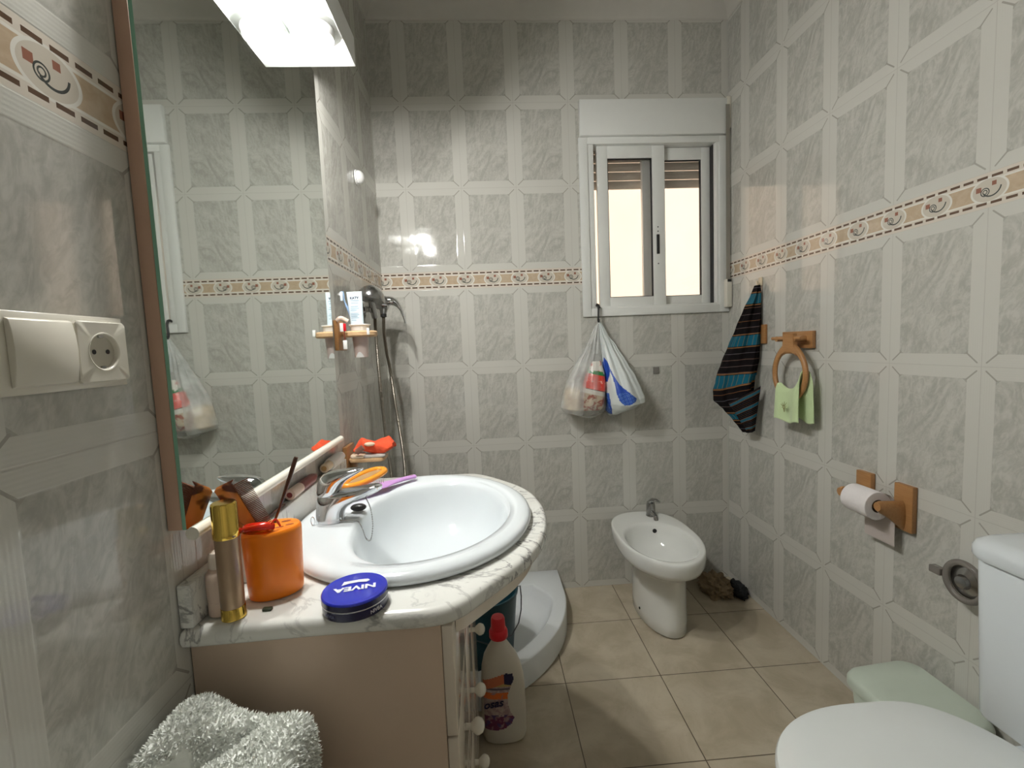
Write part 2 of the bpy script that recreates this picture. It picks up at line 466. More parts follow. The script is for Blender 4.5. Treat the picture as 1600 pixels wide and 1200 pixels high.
def film_clear(name='translucent_bag_film', lo=.28, hi=.48):
    m = newmat(name); N, L = nm(m); N.clear()
    o = N.new('ShaderNodeOutputMaterial'); mix = N.new('ShaderNodeMixShader'); tr = N.new('ShaderNodeBsdfTransparent'); p = N.new('ShaderNodeBsdfPrincipled')
    p.inputs['Base Color'].default_value = (.84, .86, .84, 1); p.inputs['Roughness'].default_value = .3
    tc = N.new('ShaderNodeTexCoord'); nz = N.new('ShaderNodeTexNoise'); nz.inputs['Scale'].default_value = 14; L.new(tc.outputs['Object'], nz.inputs['Vector'])
    mr = N.new('ShaderNodeMapRange'); mr.inputs[1].default_value = .3; mr.inputs[2].default_value = .7; mr.inputs[3].default_value = lo; mr.inputs[4].default_value = hi
    L.new(nz.outputs['Fac'], mr.inputs[0]); L.new(mr.outputs[0], mix.inputs[0]); L.new(tr.outputs[0], mix.inputs[1]); L.new(p.outputs[0], mix.inputs[2]); L.new(mix.outputs[0], o.inputs[0])
    return m
M_film = film_clear(); M_film2 = film_clear('clear_bag_film', .05, .22)

def packet_mat():
    m = newmat('red_printed_packet'); g = G(m); b = g.N['Principled BSDF']
    x, y, z = g.uv('Object')   # origin at the packet's bottom
    n = g.noise(g.comb(x, 0, z), 42, 3, .6); n2 = g.noise(g.comb(x, 2, z), 18, 2, .3)
    red = g.mix(n, (.55, .015, .012), (.80, .09, .05))
    c = g.mix(g.ramp(n2, .44, .52), (.72, .70, .64), red)
    low = g.mix(g.ramp(n, .42, .55), (.30, .06, .03), (.55, .45, .33))
    zz = g.add(z, g.mul(x, .25))
    c = g.mix(g.lt(zz, .075), c, low)
    c = g.mix(g.within(zz, .075, .098), c, (.70, .68, .62))
    c = g.mix(g.within(zz, .100, .165), c, g.mix(g.ramp(n, .56, .66), red, (.78, .60, .52)))
    c = g.mix(g.mul(g.within(zz, .168, .186), g.ramp(n2, .40, .45)), c, (.03, .22, .06))
    c = g.mix(g.within(zz, .0955, .0985), c, (.03, .03, .02))
    g.L.new(c, b.inputs['Base Color']); b.inputs['Roughness'].default_value = .3
    return m
M_packet = packet_mat()

def label_mat():
    m = newmat('bottle_label_print'); g = G(m); b = g.N['Principled BSDF']
    x, y, z = g.uv('Object')
    n = g.noise(g.comb(x, 0, z), 60, 3, .8)
    c = g.mix(g.ramp(n, .4, .6), (.36, .24, .24), (.50, .40, .37))
    c = g.mix(g.mul(g.lt(z, .095), g.ramp(n, .36, .5)), c, (.16, .03, .09))
    c = g.mix(g.mul(g.lt(z, .10), g.ramp(g.noise(g.comb(x, 5, z), 45, 2), .52, .6)), c, (.09, .05, .16))
    c = g.mix(g.mul(g.within(z, .150, .170), g.gt(n, .40)), c, (.72, .16, .03))
    c = g.mix(g.within(z, .178, .184), c, (.13, .10, .12))
    c = g.mix(g.gt(z, .188), c, (.50, .36, .15))
    c = g.mix(g.gt(g.add(z, g.mul(x, -.35)), .197), c, (.55, .16, .07))
    c = g.mix(g.mul(g.gt(x, .004), g.gt(g.add(z, g.mul(x, .25)), .197)), c, (.012, .010, .05))
    g.L.new(c, b.inputs['Base Color']); b.inputs['Roughness'].default_value = .35
    return m
M_label = label_mat()

# ------------------------------------------------------------------ room shell
def struct_box(name, m, boxes, uvf=None, kindname=None, bevel=0):
    mb = MB()
    for bx in boxes: mb.box(*bx)
    o = mb.build(name, m, None, smooth=False, origin=(0, 0, 0), bevel=bevel)
    if uvf:
        me = o.data; l = me.uv_layers.new(name='UVMap') if not me.uv_layers else me.uv_layers[0]
        for p in me.polygons:
            for li in p.loop_indices: l.data[li].uv = uvf(me.vertices[me.loops[li].vertex_index].co)
    o['kind'] = 'structure'
    return o
T = .12
WX0, WX1, WZ0, WZ1 = .955, 1.600, 1.355, 2.125    # window opening
struct_box('wall_left', TILE, [(-T, 0, YF - T, .0, -.0, ZC + .1)], lambda c: (c.y + 1.738 + 10, c.z))
struct_box('wall_right', TILE, [(W, W + T, YF - T, 0, 0, ZC + .1)], lambda c: (-c.y - .1376 + 10, c.z))
struct_box('wall_back', TILE, [(-T, WX0, 0, .16, 0, ZC + .1), (WX1, W + T, 0, .16, 0, ZC + .1), (WX0, WX1, 0, .16, 0, WZ0), (WX0, WX1, 0, .16, WZ1, ZC + .1)], lambda c: (c.x - W + 10, c.z))
struct_box('wall_front', TILE, [(0, .42, YF - T, YF, 0, ZC + .1), (1.22, W, YF - T, YF, 0, ZC + .1), (.42, 1.22, YF - T, YF, 2.05, ZC + .1)], lambda c: (W - c.x + 10, c.z))
struct_box('floor', FLOOR, [(-T, W + T, YF - T, .16, -.1, 0)], lambda c: (c.x - 1.032 + 3.45, c.y + .632 + 3.42))
struct_box('ceiling', M_ceil, [(-T, W + T, YF - T, .16, ZC, ZC + .1)])
d1 = thing('door_1', None, None, (.82, YF - .02, 0), kind='structure')
box('door_leaf', M_door, .45, 1.19, YF - .06, YF - .02, .005, 2.02, d1, .003)
box('door_frame', M_door, .42, .45, YF - .08, YF + .012, 0, 2.05, d1, .002)
box('door_frame', M_door, 1.19, 1.22, YF - .08, YF + .012, 0, 2.05, d1, .002)
box('door_frame', M_door, .42, 1.22, YF - .08, YF + .012, 2.02, 2.06, d1, .002)
MB().lathe((1.13, YF - .02, 1.02), [(.022, 0), (.022, .006), (.008, .008), (.008, .045), (.018, .05), (.018, .06), (.006, .064)], 20, 'y').build('door_handle', M_chr, d1)
# cornice
prof = [(0, ZT), (.006, ZT + .004), (.010, ZT + .012), (.018, ZT + .030), (.034, ZT + .048), (.052, ZT + .058), (.060, ZT + .062), (.062, ZC)]
mb = MB(); rings = []
for d, z in prof:
    rings.append([(d, -d, z), (W - d, -d, z), (W - d, YF + d, z), (d, YF + d, z)])
rings.append([(-.01, .01, ZC), (W + .01, .01, ZC), (W + .01, YF - .01, ZC), (-.01, YF - .01, ZC)])
rings.append([(-.01, .01, ZT), (W + .01, .01, ZT), (W + .01, YF - .01, ZT), (-.01, YF - .01, ZT)])
setp(mb.loft(rings, False, False, loop=True).build('trim_1', M_ceil, smooth=True, origin=(0, 0, 0)), kind='structure')

# window
win = thing('window_1', None, None, (1.28, 0, 1.325), kind='structure')
def frame_ring(name, m, x0, x1, z0, z1, y0, y1, wl, wr, wb, wt, parent, bevel=.0015):
    mb = MB(); mb.box(x0, x0 + wl, y0, y1, z0, z1); mb.box(x1 - wr, x1, y0, y1, z0, z1)
    mb.box(x0 + wl, x1 - wr, y0, y1, z0, z0 + wb); mb.box(x0 + wl, x1 - wr, y0, y1, z1 - wt, z1)
    return mb.build(name, m, parent, bevel=bevel)
frame_ring('cover_trim', M_alu, .924, W - .002, 1.325, 2.136, -.012, -.001, .040, .047, .036, .030, win)
frame_ring('window_frame', M_alu, .958, 1.597, 1.358, 2.122, -.006, .075, .034, .026, .012, .014, win)
box('window_reveal', M_jamb, .945, .9575, .0765, .155, 1.345, 2.13, win)
def sash(x0, x1, z0, z1, y0, y1, wl, wr, wb, wt, latch):
    s = frame_ring('sash', M_alu, x0, x1, z0, z1, y0, y1, wl, wr, wb, wt, win)
    yc = (y0 + y1) / 2
    MB().box(x0 + wl - .003, x1 - wr + .003, yc - .002, yc + .002, z0 + wb - .003, z1 - wt + .003).build('pane', M_glass, s, smooth=False)
    gw = .0035
    frame_ring('glazing_seal', M_gap, x0 + wl - .0005, x1 - wr + .0005, z0 + wb - .0005, z1 - wt + .0005, y0 + .004, y1 - .004, gw, gw, gw, gw, s, 0)
    return s
s1 = sash(1.012, 1.333, 1.371, 2.107, .014, .038, .050, .060, .042, .056, True)
s2 = sash(1.236, 1.566, 1.371, 2.107, .046, .070, .050, .042, .042, .056, False)
lt = MB(); lt.rbox(1.289, 1.303, .0085, .0145, 1.610, 1.700, .004, .001); lt.build('latch', M_black, s1)
for zz in (1.735, 1.715, 1.565):
    MB().lathe((1.297, .0142, zz), [(.003, 0), (.003, -.0015), (.001, -.002)], 12, 'y').build('latch_screw', M_gap, s1)
box('side_channel', M_gap, 1.5665, 1.570, .02, .072, 1.371, 2.107, win)
MB().box(.992, 1.0105, .030, .070, 1.37, 1.376).build('sill_track', M_alu, win, smooth=False)
# roller shutter box, shutter, strap
box('shutter_box', M_alu, .929, 1.617, -.028, -.001, 2.137, 2.294, win, .003)
mb = MB(); z = 1.945
while z < 2.12:
    mb.loft([[(.960, .118 - .008 * math.sin(PI * k / 6) * .35 if 0 < k < 6 else .118, z + .038 * k / 6) for k in range(7)] + [(.960, .126, z + .038), (.960, .126, z)],
             [(1.597, .118 - .008 * math.sin(PI * k / 6) * .35 if 0 < k < 6 else .118, z + .038 * k / 6) for k in range(7)] + [(1.597, .126, z + .038), (1.597, .126, z)]])
    z += .042
mb.build('roller_shutter', M_slat, win)
mb = MB(); mb.box(1.603, 1.622, -.034, -.0325, 1.46, 2.262); mb.build('shutter_strap', M_strap, win, smooth=False)
box('strap_guide', M_plate, 1.612, 1.6305, -.030, -.0125, 2.16, 2.300, win, .002)
mb = MB(); mb.rbox(1.601, 1.6295, -.040, -.0125, 1.345, 1.475, .005, .003); mb.build('strap_winder', M_plate, win)
MB().box(1.606, 1.624, -.0415, -.0385, 1.462, 1.474).build('winder_slot', M_black, win, smooth=False)

# outside: the lit wall across the light well
o = MB().box(-3, 5, 1.15, 1.3, -1, 5.5).build('neighbour_wall', outdoor_mat(), smooth=False)
setp(o, 'sunlit peach rendered wall seen outside through the window', 'wall', kind='structure')

# ------------------------------------------------------------------ vanity
van = thing('vanity_cabinet', 'cream bathroom vanity cabinet with drawers and round knobs under the marble worktop', 'cabinet', (.19, -1.14, 0))
VX, VY0, VY1 = .368, -1.492, -.775
mb = MB()
mb.box(.002, VX, VY0, VY0 + .018, .06, .789); mb.box(.002, VX, VY1 - .018, VY1, .06, .789)
mb.box(.002, .012, VY0 + .018, VY1 - .018, .06, .789); mb.box(.012, VX, VY0 + .018, VY1 - .018, .06, .078)
mb.box(.012, VX - .02, VY0 + .22, VY0 + .236, .078, .60)
mb.build('carcass', M_side, van, bevel=.0008)
box('plinth', M_side, .02, VX - .03, VY0 + .02, VY1 - .02, 0, .06, van)
def knob(y, z, parent, r=.0145):
    MB().lathe((.386, y, z), [(.006, 0), (.0055, .008), (.009, .012), (r, .019), (r * 1.02, .024), (r * .8, .031), (r * .35, .0345), (.0005, .035)], 24, 'x').build('knob', M_knob, parent)
def front(name, y0, y1, z0, z1, ks):
    d = MB().box(.3685, .386, y0 + .0015, y1 - .0015, z0, z1).build(name, M_lac, van, bevel=.0022, bseg=3)
    for ky, kz in ks: knob(ky, kz, d)
    return d
front('drawer', VY0, -1.262, .604, .785, [])
front('drawer', VY0, -1.262, .420, .600, [(-1.34, .487)])
front('drawer', VY0, -1.262, .245, .416, [(-1.34, .325)])
front('drawer', VY0, -1.262, .065, .241, [(-1.34, .153)])
front('drawer', -1.262, -1.045, .590, .672, [])
front('drawer', -1.262, -1.045, .325, .586, [(-1.15, .410)])
front('drawer', -1.262, -1.045, .065, .321, [(-1.135, .215)])
front('door', -1.045, VY1, .065, .672, [(-1.010, .468)])

# worktop outline (x,y), measured round the slab
OUT = [(.0015, -1.512), (.10, -1.510), (.20, -1.508), (.30, -1.508), (.365, -1.506), (.400, -1.490), (.430, -1.458), (.470, -1.410), (.512, -1.356),
       (.547, -1.290), (.570, -1.210), (.578, -1.130), (.575, -1.060), (.562, -.985), (.535, -.920), (.500, -.868), (.462, -.818), (.425, -.782), (.390, -.766), (.300, -.762), (.20, -.762), (.10, -.762), (.0015, -.762)]
BC = (.285, -1.14)      # basin centre
def ray_poly(c, a, P):
    dx, dy = math.cos(a), math.sin(a); best = 9
    for i in range(len(P)):
        (x1, y1), (x2, y2) = P[i], P[(i + 1) % len(P)]
        ex, ey = x2 - x1, y2 - y1; den = dx * ey - dy * ex
        if abs(den) < 1e-9: continue
        t = ((x1 - c[0]) * ey - (y1 - c[1]) * ex) / den; s = ((x1 - c[0]) * dy - (y1 - c[1]) * dx) / den
        if t > 0 and -1e-6 <= s <= 1 + 1e-6: best = min(best, t)
    return best
sm = [tuple(p)[:2] for p in catmull([(x, y, 0) for x, y in OUT[3:20]], 6)]
OUTS = OUT[:3] + sm + OUT[20:]
# angles: uniform plus the slab's corners
ANG = sorted(set([2 * PI * k / 180 for k in range(180)] + [math.atan2(y - BC[1], x - BC[0]) % (2 * PI) for x, y in (OUT[0], OUT[-1])]))
def slab_ring(ins, z):
    r = []
    for a in ANG:
        d = ray_poly(BC, a, OUTS) - ins
        r.append((max(BC[0] + d * math.cos(a), .0015), BC[1] + d * math.sin(a), z))
    return r
def hole_ring(k, z):
    return [(BC[0] + .253 * k * math.cos(a), BC[1] + .297 * k * math.sin(a), z) for a in ANG]
mb = MB()
mb.loft([hole_ring(.86, .790), hole_ring(.86, .820), slab_ring(.012, .820), slab_ring(.006, .8185), slab_ring(.002, .815), slab_ring(0, .809), slab_ring(0, .801), slab_ring(.002, .795), slab_ring(.006, .7915), slab_ring(.010, .790)], False, False, loop=True)
setp(mb.build('marble_worktop', MARBLE, origin=(BC[0], BC[1], .79), angle=60), 'white veined marble worktop with a bowed front holding the oval basin', 'worktop')
o = MB().box(.0015, .0205, -1.509, -.764, .8205, .885).build('marble_upstand', MARBLE, bevel=.0025)
setp(o, 'narrow marble upstand along the left wall behind the worktop', 'upstand')
# apron under the bowed front
mb = MB(); seg = [p for p in OUTS if p[0] > .415]
def off_in(P, d):
    q = []
    for i, (x, y) in enumerate(P):
        a, b_ = P[max(i - 1, 0)], P[min(i + 1, len(P) - 1)]
        tx, ty = b_[0] - a[0], b_[1] - a[1]; l = math.hypot(tx, ty); q.append((x - ty / l * d, y + tx / l * d))
    return q
pa, pb = off_in(seg, .030), off_in(seg, .046)
pa[0] = (.3875, pa[0][1] - .004); pb[0] = (.3875, pb[0][1] + .010); pa[-1] = (.3875, pa[-1][1]); pb[-1] = (.3875, pb[-1][1] - .01)
rings = [[(a[0], a[1], .7895), (a[0], a[1], .75), (b_[0], b_[1], .75), (b_[0], b_[1], .7895)] for a, b_ in zip(pa, pb)]
mb.loft(rings); mb.build('curved_apron', M_lac, van)

# ------------------------------------------------------------------ basin
bas = thing('washbasin', 'oval white ceramic washbasin set into the marble worktop', 'washbasin', (BC[0], BC[1], .8205))
NB = 120
def oring(k, z, sh=0):
    r = []
    for i in range(NB):
        a = 2 * PI * i / NB
        r.append((BC[0] + (.256 - (1 - k)) * math.cos(a), BC[1] + (.300 - (1 - k)) * math.sin(a), z))
    return r
def bring(k, z, mixo=0.0):
    r = []
    for i in range(NB):
        a = 2 * PI * i / NB; c, s = math.cos(a), math.sin(a)
        cx = .340
        if c < 0:
            rx = .185 * (1 - .22 * abs(c) ** 3); p = 2.6
            e = (abs(c) ** p + abs(s) ** p) ** (-1 / p)
            x = cx + c * e * .178; y = -1.158 + s * e * .240
        else:
            x = cx + c * .152; y = -1.158 + s * .240
        x = cx + (x - cx) * k; y = -1.158 + (y + 1.158) * k
        r.append((x, y, z))
    return r
R = [oring(.975, .8207), oring(.992, .8210), oring(.998, .825), oring(1.0, .831), oring(.998, .837), oring(.992, .8415), oring(.984, .8435), oring(.972, .8435), oring(.955, .8425)]
R += [bring(1.035, .8405), bring(1.01, .8395), bring(.985, .836), bring(.965, .829), bring(.945, .815), bring(.90, .780), bring(.82, .745), bring(.68, .718), bring(.48, .703), bring(.25, .697), bring(.10, .694), bring(.10, .690)]
R += [bring(.26, .689), bring(.52, .694), bring(.72, .708), bring(.86, .736), bring(.935, .775), bring(.97, .812), oring(.95, .8195)]
# keep the underside inside the worktop hole
mb = MB(); mb.loft(R, False, False, loop=True)
mb.build('bowl', M_cer, bas, angle=180)
MB().lathe((.340, -1.158, .6905), [(.021, 0), (.021, .0035), (.017, .005), (.004, .005)], 24).build('drain', M_chr, bas)

# tap
tap = thing('basin_tap', 'chrome single lever mixer tap on the left ledge of the washbasin', 'tap', (.102, -1.165, .842))
def ell(xl, xr, wy, z, n=40, p=2.3):
    cx, hx = (xl + xr) / 2, (xr - xl) / 2; out = []
    for k in range(n):
        a = 2 * PI * k / n; c, s = math.cos(a), math.sin(a); e = (abs(c) ** p + abs(s) ** p) ** (-1 / p)
        out.append((cx + hx * c * e, -1.165 + wy * s * e, z))
    return out
MB().loft([ell(*q) for q in ((.0715, .1320, .0285, .8425), (.0715, .1320, .0285, .8440), (.0730, .1310, .0275, .850), (.0735, .1330, .0265, .862), (.0745, .1420, .0262, .873), (.0755, .1560, .0262, .882), (.0765, .1780, .0258, .890),
      (.0780, .1980, .0250, .8965), (.0800, .2080, .0240, .9010), (.1000, .2150, .0215, .9055), (.1400, .2175, .0190, .9095), (.1700, .2170, .0170, .9130), (.1880, .2130, .0130, .9155))]).build('tap_body', M_chr, tap)
MB().loft([ell(*q) for q in ((.0790, .1180, .0262, .9015), (.0780, .1240, .0272, .9040), (.0785, .1290, .0272, .912), (.0800, .1350, .0265, .922), (.0825, .1450, .0250, .931), (.0870, .1600, .0230, .939), (.0950, .1720, .0205, .9455), (.1080, .1780, .0180, .9500), (.1250, .1790, .0145, .9530), (.1450, .1750, .0090, .9545))]).build('lever', M_chr, tap)
ch = catmull([(.128, -1.180, .8455), (.150, -1.184, .8455), (.166, -1.186, .8435), (.174, -1.188, .830), (.182, -1.189, .805), (.191, -1.187, .803), (.196, -1.183, .835), (.192, -1.178, .868), (.182, -1.172, .890)], 7)
mb = MB()
for p in ch: mb.sphere(p, .0016, 8, 6)
mb.tube(ch, .0006, 6); mb.build('plug_chain', M_chrd, tap)
mb = MB(); mb.tube(catmull([(.074 + .004 * math.cos(a), -1.192, .852 + .009 * math.sin(a)) for a in [2 * PI * k / 10 for k in range(10)]], 3, True), .0011, 8, closed=True); mb.build('chain_ring', M_chr, tap)

# ------------------------------------------------------------------ mirror and lamp canopy
mir = thing('wall_mirror', 'tall wall mirror on pink brown board above the marble upstand', 'mirror', (.01, -1.165, .965))
MY0, MY1, MZ0, MZ1 = -1.512, -.822, .967, 1.968
box('backing_board', M_mdf, .0015, .0205, MY0, MY1, MZ0, MZ1, mir, .0008)
mb = MB(); mb.box(.021, .0262, MY0 + .0005, MY1, MZ0, MZ1); gl = mb.build('glass', [M_ged, M_mir], mir, smooth=False)
for p in gl.data.polygons:
    if p.normal.x > .9: p.material_index = 1
mb = MB(); a0 = [(.026 + .0095 * math.cos(2 * PI * k / 16), .9568 + .0095 * math.sin(2 * PI * k / 16)) for k in range(16)]
mb.loft([[(x, MY0 + .012, z) for x, z in a0], [(x, MY1, z) for x, z in a0]]); mb.build('bottom_moulding', M_rail, mir)
lampo = thing('mirror_light', 'bright white canopy light fixed above the wall mirror', 'light fixture', (.07, -1.18, 1.969))
box('canopy', M_canopy, .0015, .144, MY0 - .01, -.840, 1.969, 2.045, lampo, .002)
LSP = [(.082, -.985), (.082, -1.345)]
for lx, ly in LSP:
    MB().lathe((lx, ly, 1.9685), [(.040, 0), (.050, -.0005), (.051, -.006), (.047, -.019), (.043, -.0195), (.040, -.006)], 36, cap0=False, cap1=False).build('spot_rim', M_canopy, lampo)
    MB().lathe((lx, ly, 1.9675), [(.038, -.004), (.038, -.012), (.030, -.018), (.016, -.022), (.001, -.023)], 28).build('lamp_bulb', M_bulb, lampo)

# ------------------------------------------------------------------ switch and socket
sw = thing('switch_and_socket_plate', 'ivory double wall plate with rocker switch and round socket on left wall', 'wall socket', (.0, -1.641, 1.218))
def yzbox(mb, y0, y1, z0, z1, x0, x1, ins):
    mb.loft([[(x0, y0, z0), (x0, y1, z0), (x0, y1, z1), (x0, y0, z1)], [(x0 + (x1 - x0) * .5, y0, z0), (x0 + (x1 - x0) * .5, y1, z0), (x0 + (x1 - x0) * .5, y1, z1), (x0 + (x1 - x0) * .5, y0, z1)],
             [(x1, y0 + ins, z0 + ins), (x1, y1 - ins, z0 + ins), (x1, y1 - ins, z1 - ins), (x1, y0 + ins, z1 - ins)]])
mb = MB(); yzbox(mb, -1.722, -1.560, 1.1765, 1.2585, .001, .0095, .006); mb.build('cover_plate', M_plate, sw, bevel=.0012)
mb = MB()
prof2 = [(.0098, 0), (.014, .002), (.0165, .020), (.0175, .036), (.0165, .052), (.014, .066), (.0098, .068)]
mb.loft([[(x, y, 1.1835 + z * 1.0) for x, z in prof2] for y in (-1.7055, -1.638)]); mb.build('rocker', M_plate, sw, bevel=.001)
SC = (-1.601, 1.2175)
def sq(h, x, n=64):
    out = []
    for k in range(n):
        a = 2 * PI * (k + .5) / n; c_, s_ = math.cos(a), math.sin(a); e = h / max(abs(c_), abs(s_)); out.append((x, SC[0] + c_ * e, SC[1] + s_ * e))
    return out
def ci(r, x, n=64): return [(x, SC[0] + r * math.cos(2 * PI * (k + .5) / n), SC[1] + r * math.sin(2 * PI * (k + .5) / n)) for k in range(n)]
so = MB().loft([sq(.0345, .0098), sq(.0345, .0135), sq(.0332, .0148), ci(.0222, .0148), ci(.0215, .0154), ci(.0205, .0150), ci(.0198, .0138), ci(.0190, .0101)], False, False).build('socket_face', M_plate, sw)
MB().loft([ci(.0191, .0100), ci(.0191, .0104), ci(.001, .0104)]).build('socket_recess', M_plated, so)
for s in (-1, 1):
    MB().lathe((.0104, SC[0] + s * .0095, SC[1]), [(.0028, .0001), (.0028, .0004), (.0005, .0004)], 16, 'x').build('contact_hole', M_black, so)
for s in (-1, 1):
    MB().box(.0106, .0125, SC[0] - .003, SC[0] + .003, SC[1] + s * .0178 - .0015, SC[1] + s * .0178 + .0015).build('earth_clip', M_chrd, so, smooth=False)

# ------------------------------------------------------------------ things on the worktop
ZW = .8205
# orange beaker
OC = (.098, -1.420)
orb = thing('toothbrush_beaker', 'bright orange oval plastic beaker with slotted lid on the worktop', 'beaker', (OC[0], OC[1], ZW))
th_ = math.radians(25)
def oval(cx, cy, a, b_, z, n=48, rot=th_):
    return [(cx + a * math.cos(t) * math.cos(rot) - b_ * math.sin(t) * math.sin(rot), cy + a * math.cos(t) * math.sin(rot) + b_ * math.sin(t) * math.cos(rot), z) for t in [2 * PI * k / n for k in range(n)]]
mb = MB()
mb.loft([oval(*OC, .036, .026, ZW), oval(*OC, .0395, .0295, ZW + .002), oval(*OC, .0405, .031, ZW + .006), oval(*OC, .0440, .0345, ZW + .104), oval(*OC, .0432, .0338, ZW + .108), oval(*OC, .0410, .0316, ZW + .1105)])
mb.build('cup', M_or, orb)
for du, dv, rx in ((.022, .012, .0075), (.006, .016, .006), (.026, -.008, .0065), (.010, -.012, .0075), (-.004, .002, .006)):
    cx = OC[0] + du * math.cos(th_) - dv * math.sin(th_); cy = OC[1] + du * math.sin(th_) + dv * math.cos(th_)
    MB().loft([oval(cx, cy, rx, .0034, ZW + .1106, 16), oval(cx, cy, rx, .0034, ZW + .1109, 16)]).build('slot', mat('slot_shadow_plastic', (.30, .06, .01), .6) if 'slot_shadow_plastic' not in bpy.data.materials else bpy.data.materials['slot_shadow_plastic'], orb)
# comb leaning in the beaker
cb = thing('comb', 'tortoiseshell brown and orange comb standing in the orange beaker', 'comb', (.075, -1.43, ZW + .112))
A0, A1 = Vector((.088, -1.432, ZW + .106)), Vector((.052, -1.440, ZW + .190))
ax = (A1 - A0).normalized(); side = Vector((.93, .10, .36)); side = (side - ax * side.dot(ax)).normalized(); nrm = ax.cross(side)
def P3(a, s, n): return tuple(A0 + ax * a + side * s + nrm * n)
L_ = (A1 - A0).length
mb = MB(); rings = []
for k in range(13):
    t = k / 12; w = .0165 + .004 * t; a = L_ * t
    rings.append([P3(a, -.020 - .004 * t, -.0026), P3(a, -.023 - .004 * t, 0), P3(a, -.020 - .004 * t, .0026), P3(a, .001, .0020), P3(a, .0015, 0), P3(a, .001, -.0020)])
rings.append([P3(L_ + .004, s * .8, n) for s, n in ((-.025, -.001), (-.026, 0), (-.025, .001), (.009, .001), (.010, 0), (.009, -.001))])
mb.loft(rings); mb.build('comb_spine', M_tort, cb, angle=60)
mb = MB()
for k in range(34):
    a = L_ * (.02 + .93 * k / 33); w0 = .0005; ln = .021 + .003 * k / 33
    mb.loft([[P3(a - .0010, w0, -.0018), P3(a + .0010, w0, -.0018), P3(a + .0010, w0, .0018), P3(a - .0010, w0, .0018)],
             [P3(a - .0006, w0 + ln, -.0008), P3(a + .0006, w0 + ln, -.0008), P3(a + .0006, w0 + ln, .0008), P3(a - .0006, w0 + ln, .0008)]])
mb.build('comb_teeth', mat('dark_comb_teeth', (.16, .045, .02), .25), cb, smooth=False)
rp = thing('red_hair_clip', 'translucent red hair clip lying across the rim of the orange beaker', 'hair clip', (.088, -1.44, ZW + .112))
M_redt = mat('red_translucent_plastic', (.75, .03, .01), .15, trans=.3)
mb = MB(); mb.tube(catmull([(.064, -1.446, ZW + .1165), (.080, -1.448, ZW + .121), (.098, -1.446, ZW + .121), (.110, -1.438, ZW + .1165)], 5), [.004] * 3 + [.0065] * 10 + [.005] * 3, 14, r2=[.005] * 3 + [.008] * 10 + [.006] * 3); mb.build('clip_arm', M_redt, rp)
mb = MB(); mb.tube(catmull([(.104, -1.440, ZW + .114), (.110, -1.442, ZW + .124), (.114, -1.438, ZW + .128), (.117, -1.432, ZW + .1145)], 4), .0016, 8); mb.build('clip_spring', M_redt, rp)
st = MB(); st.tube([(.096, -1.405, ZW + .112), (.108, -1.402, ZW + .142), (.122, -1.398, ZW + .180), (.1335, -1.395, ZW + .212), (.1350, -1.3945, ZW + .216)], [.0021, .0024, .0033, .0036, .003], 12)
setp(st.build('cosmetic_brush', M_stick), 'slim dark brown stick standing upright in the orange beaker', 'brush')
# golden spray
gs = thing('perfume_spray', 'tall slim bronze perfume spray with polished gold cap beside the orange beaker', 'perfume bottle', (.064, -1.485, ZW))
c = (.064, -1.485, ZW)
MB().lathe(c, [(.0150, 0), (.0168, .001), (.0170, .003), (.0166, .004), (.0162, .018)], 36).build('base_ring', M_gold, gs)
MB().lathe(c, [(.0158, .0182), (.0160, .020), (.0163, .120), (.0160, .1225)], 36).build('body', M_bronze, gs)
MB().lathe(c, [(.0172, .123), (.0180, .1245), (.0182, .129), (.0178, .1345), (.0172, .136), (.0172, .1705), (.0166, .1735), (.0150, .175), (.0005, .175)], 36).build('cap', M_gold, gs)
# pink bottle
pk = thing('cosmetic_bottle', 'small pale pink cosmetic bottle in the corner behind the bronze spray', 'bottle', (.040, -1.468, ZW))
c = (.040, -1.470, ZW)
MB().lathe(c, [(.0155, 0), (.0180, .002), (.0185, .005), (.0180, .022)], 32).build('foot', M_pinkp, pk)
MB().lathe(c, [(.0181, .0225), (.0185, .026), (.0188, .054), (.0180, .064), (.0140, .070), (.0122, .072)], 32).build('body', M_pinkp, pk)
MB().lathe(c, [(.0125, .0725), (.0130, .076), (.0128, .092), (.0110, .096), (.0005, .097)], 32).build('cap', mat('pale_cap', (.80, .70, .60), .3), pk)
o = MB().lathe((.030, -1.372, ZW), [(.010, 0), (.0115, .002), (.0115, .085), (.0095, .088), (.0095, .112), (.0085, .114), (.0005, .114)], 28).build('white_tube', M_white)
setp(o, 'slim white tube standing on the worktop behind the orange beaker', 'tube')
o = MB().rbox(.100, .114, -1.4775, -1.4695, ZW, ZW + .004, .002, .001).build('dark_chip', mat('dark_green_chip', (.03, .04, .015), .5))
setp(o, 'tiny dark chip lying on the worktop between the beaker and the blue tin', 'chip')
# blue tin
NC = (.240, -1.476)
tin = thing('cream_tin', 'round dark blue cream tin with white lettering near the worktop edge', 'tin', (NC[0], NC[1], ZW))
MB().lathe((*NC, ZW), [(.0455, 0), (.0475, .0008), (.0478, .002), (.0478, .0135)], 64).build('tin_base', M_navy, tin)
MB().lathe((*NC, ZW), [(.0482, .0137), (.0486, .0143), (.0486, .0150), (.0482, .0155)], 64).build('tin_seam', M_steel, tin)
MB().lathe((*NC, ZW), [(.0480, .0156), (.0486, .0162), (.0486, .0235)], 64, cap1=False).build('lid_side', M_navy, tin)
MB().lathe((*NC, ZW), [(.0486, .0236), (.0484, .0256), (.0470, .0270), (.0452, .0271), (.0440, .0266), (.0380, .0272), (.0005, .0276)], 64, cap0=False).build('lid', M_blue, tin)
f = frame((NC[0] + .001, NC[1] - .002, ZW + .0279), (-1, -.20, 0), (.2, -1, 0))
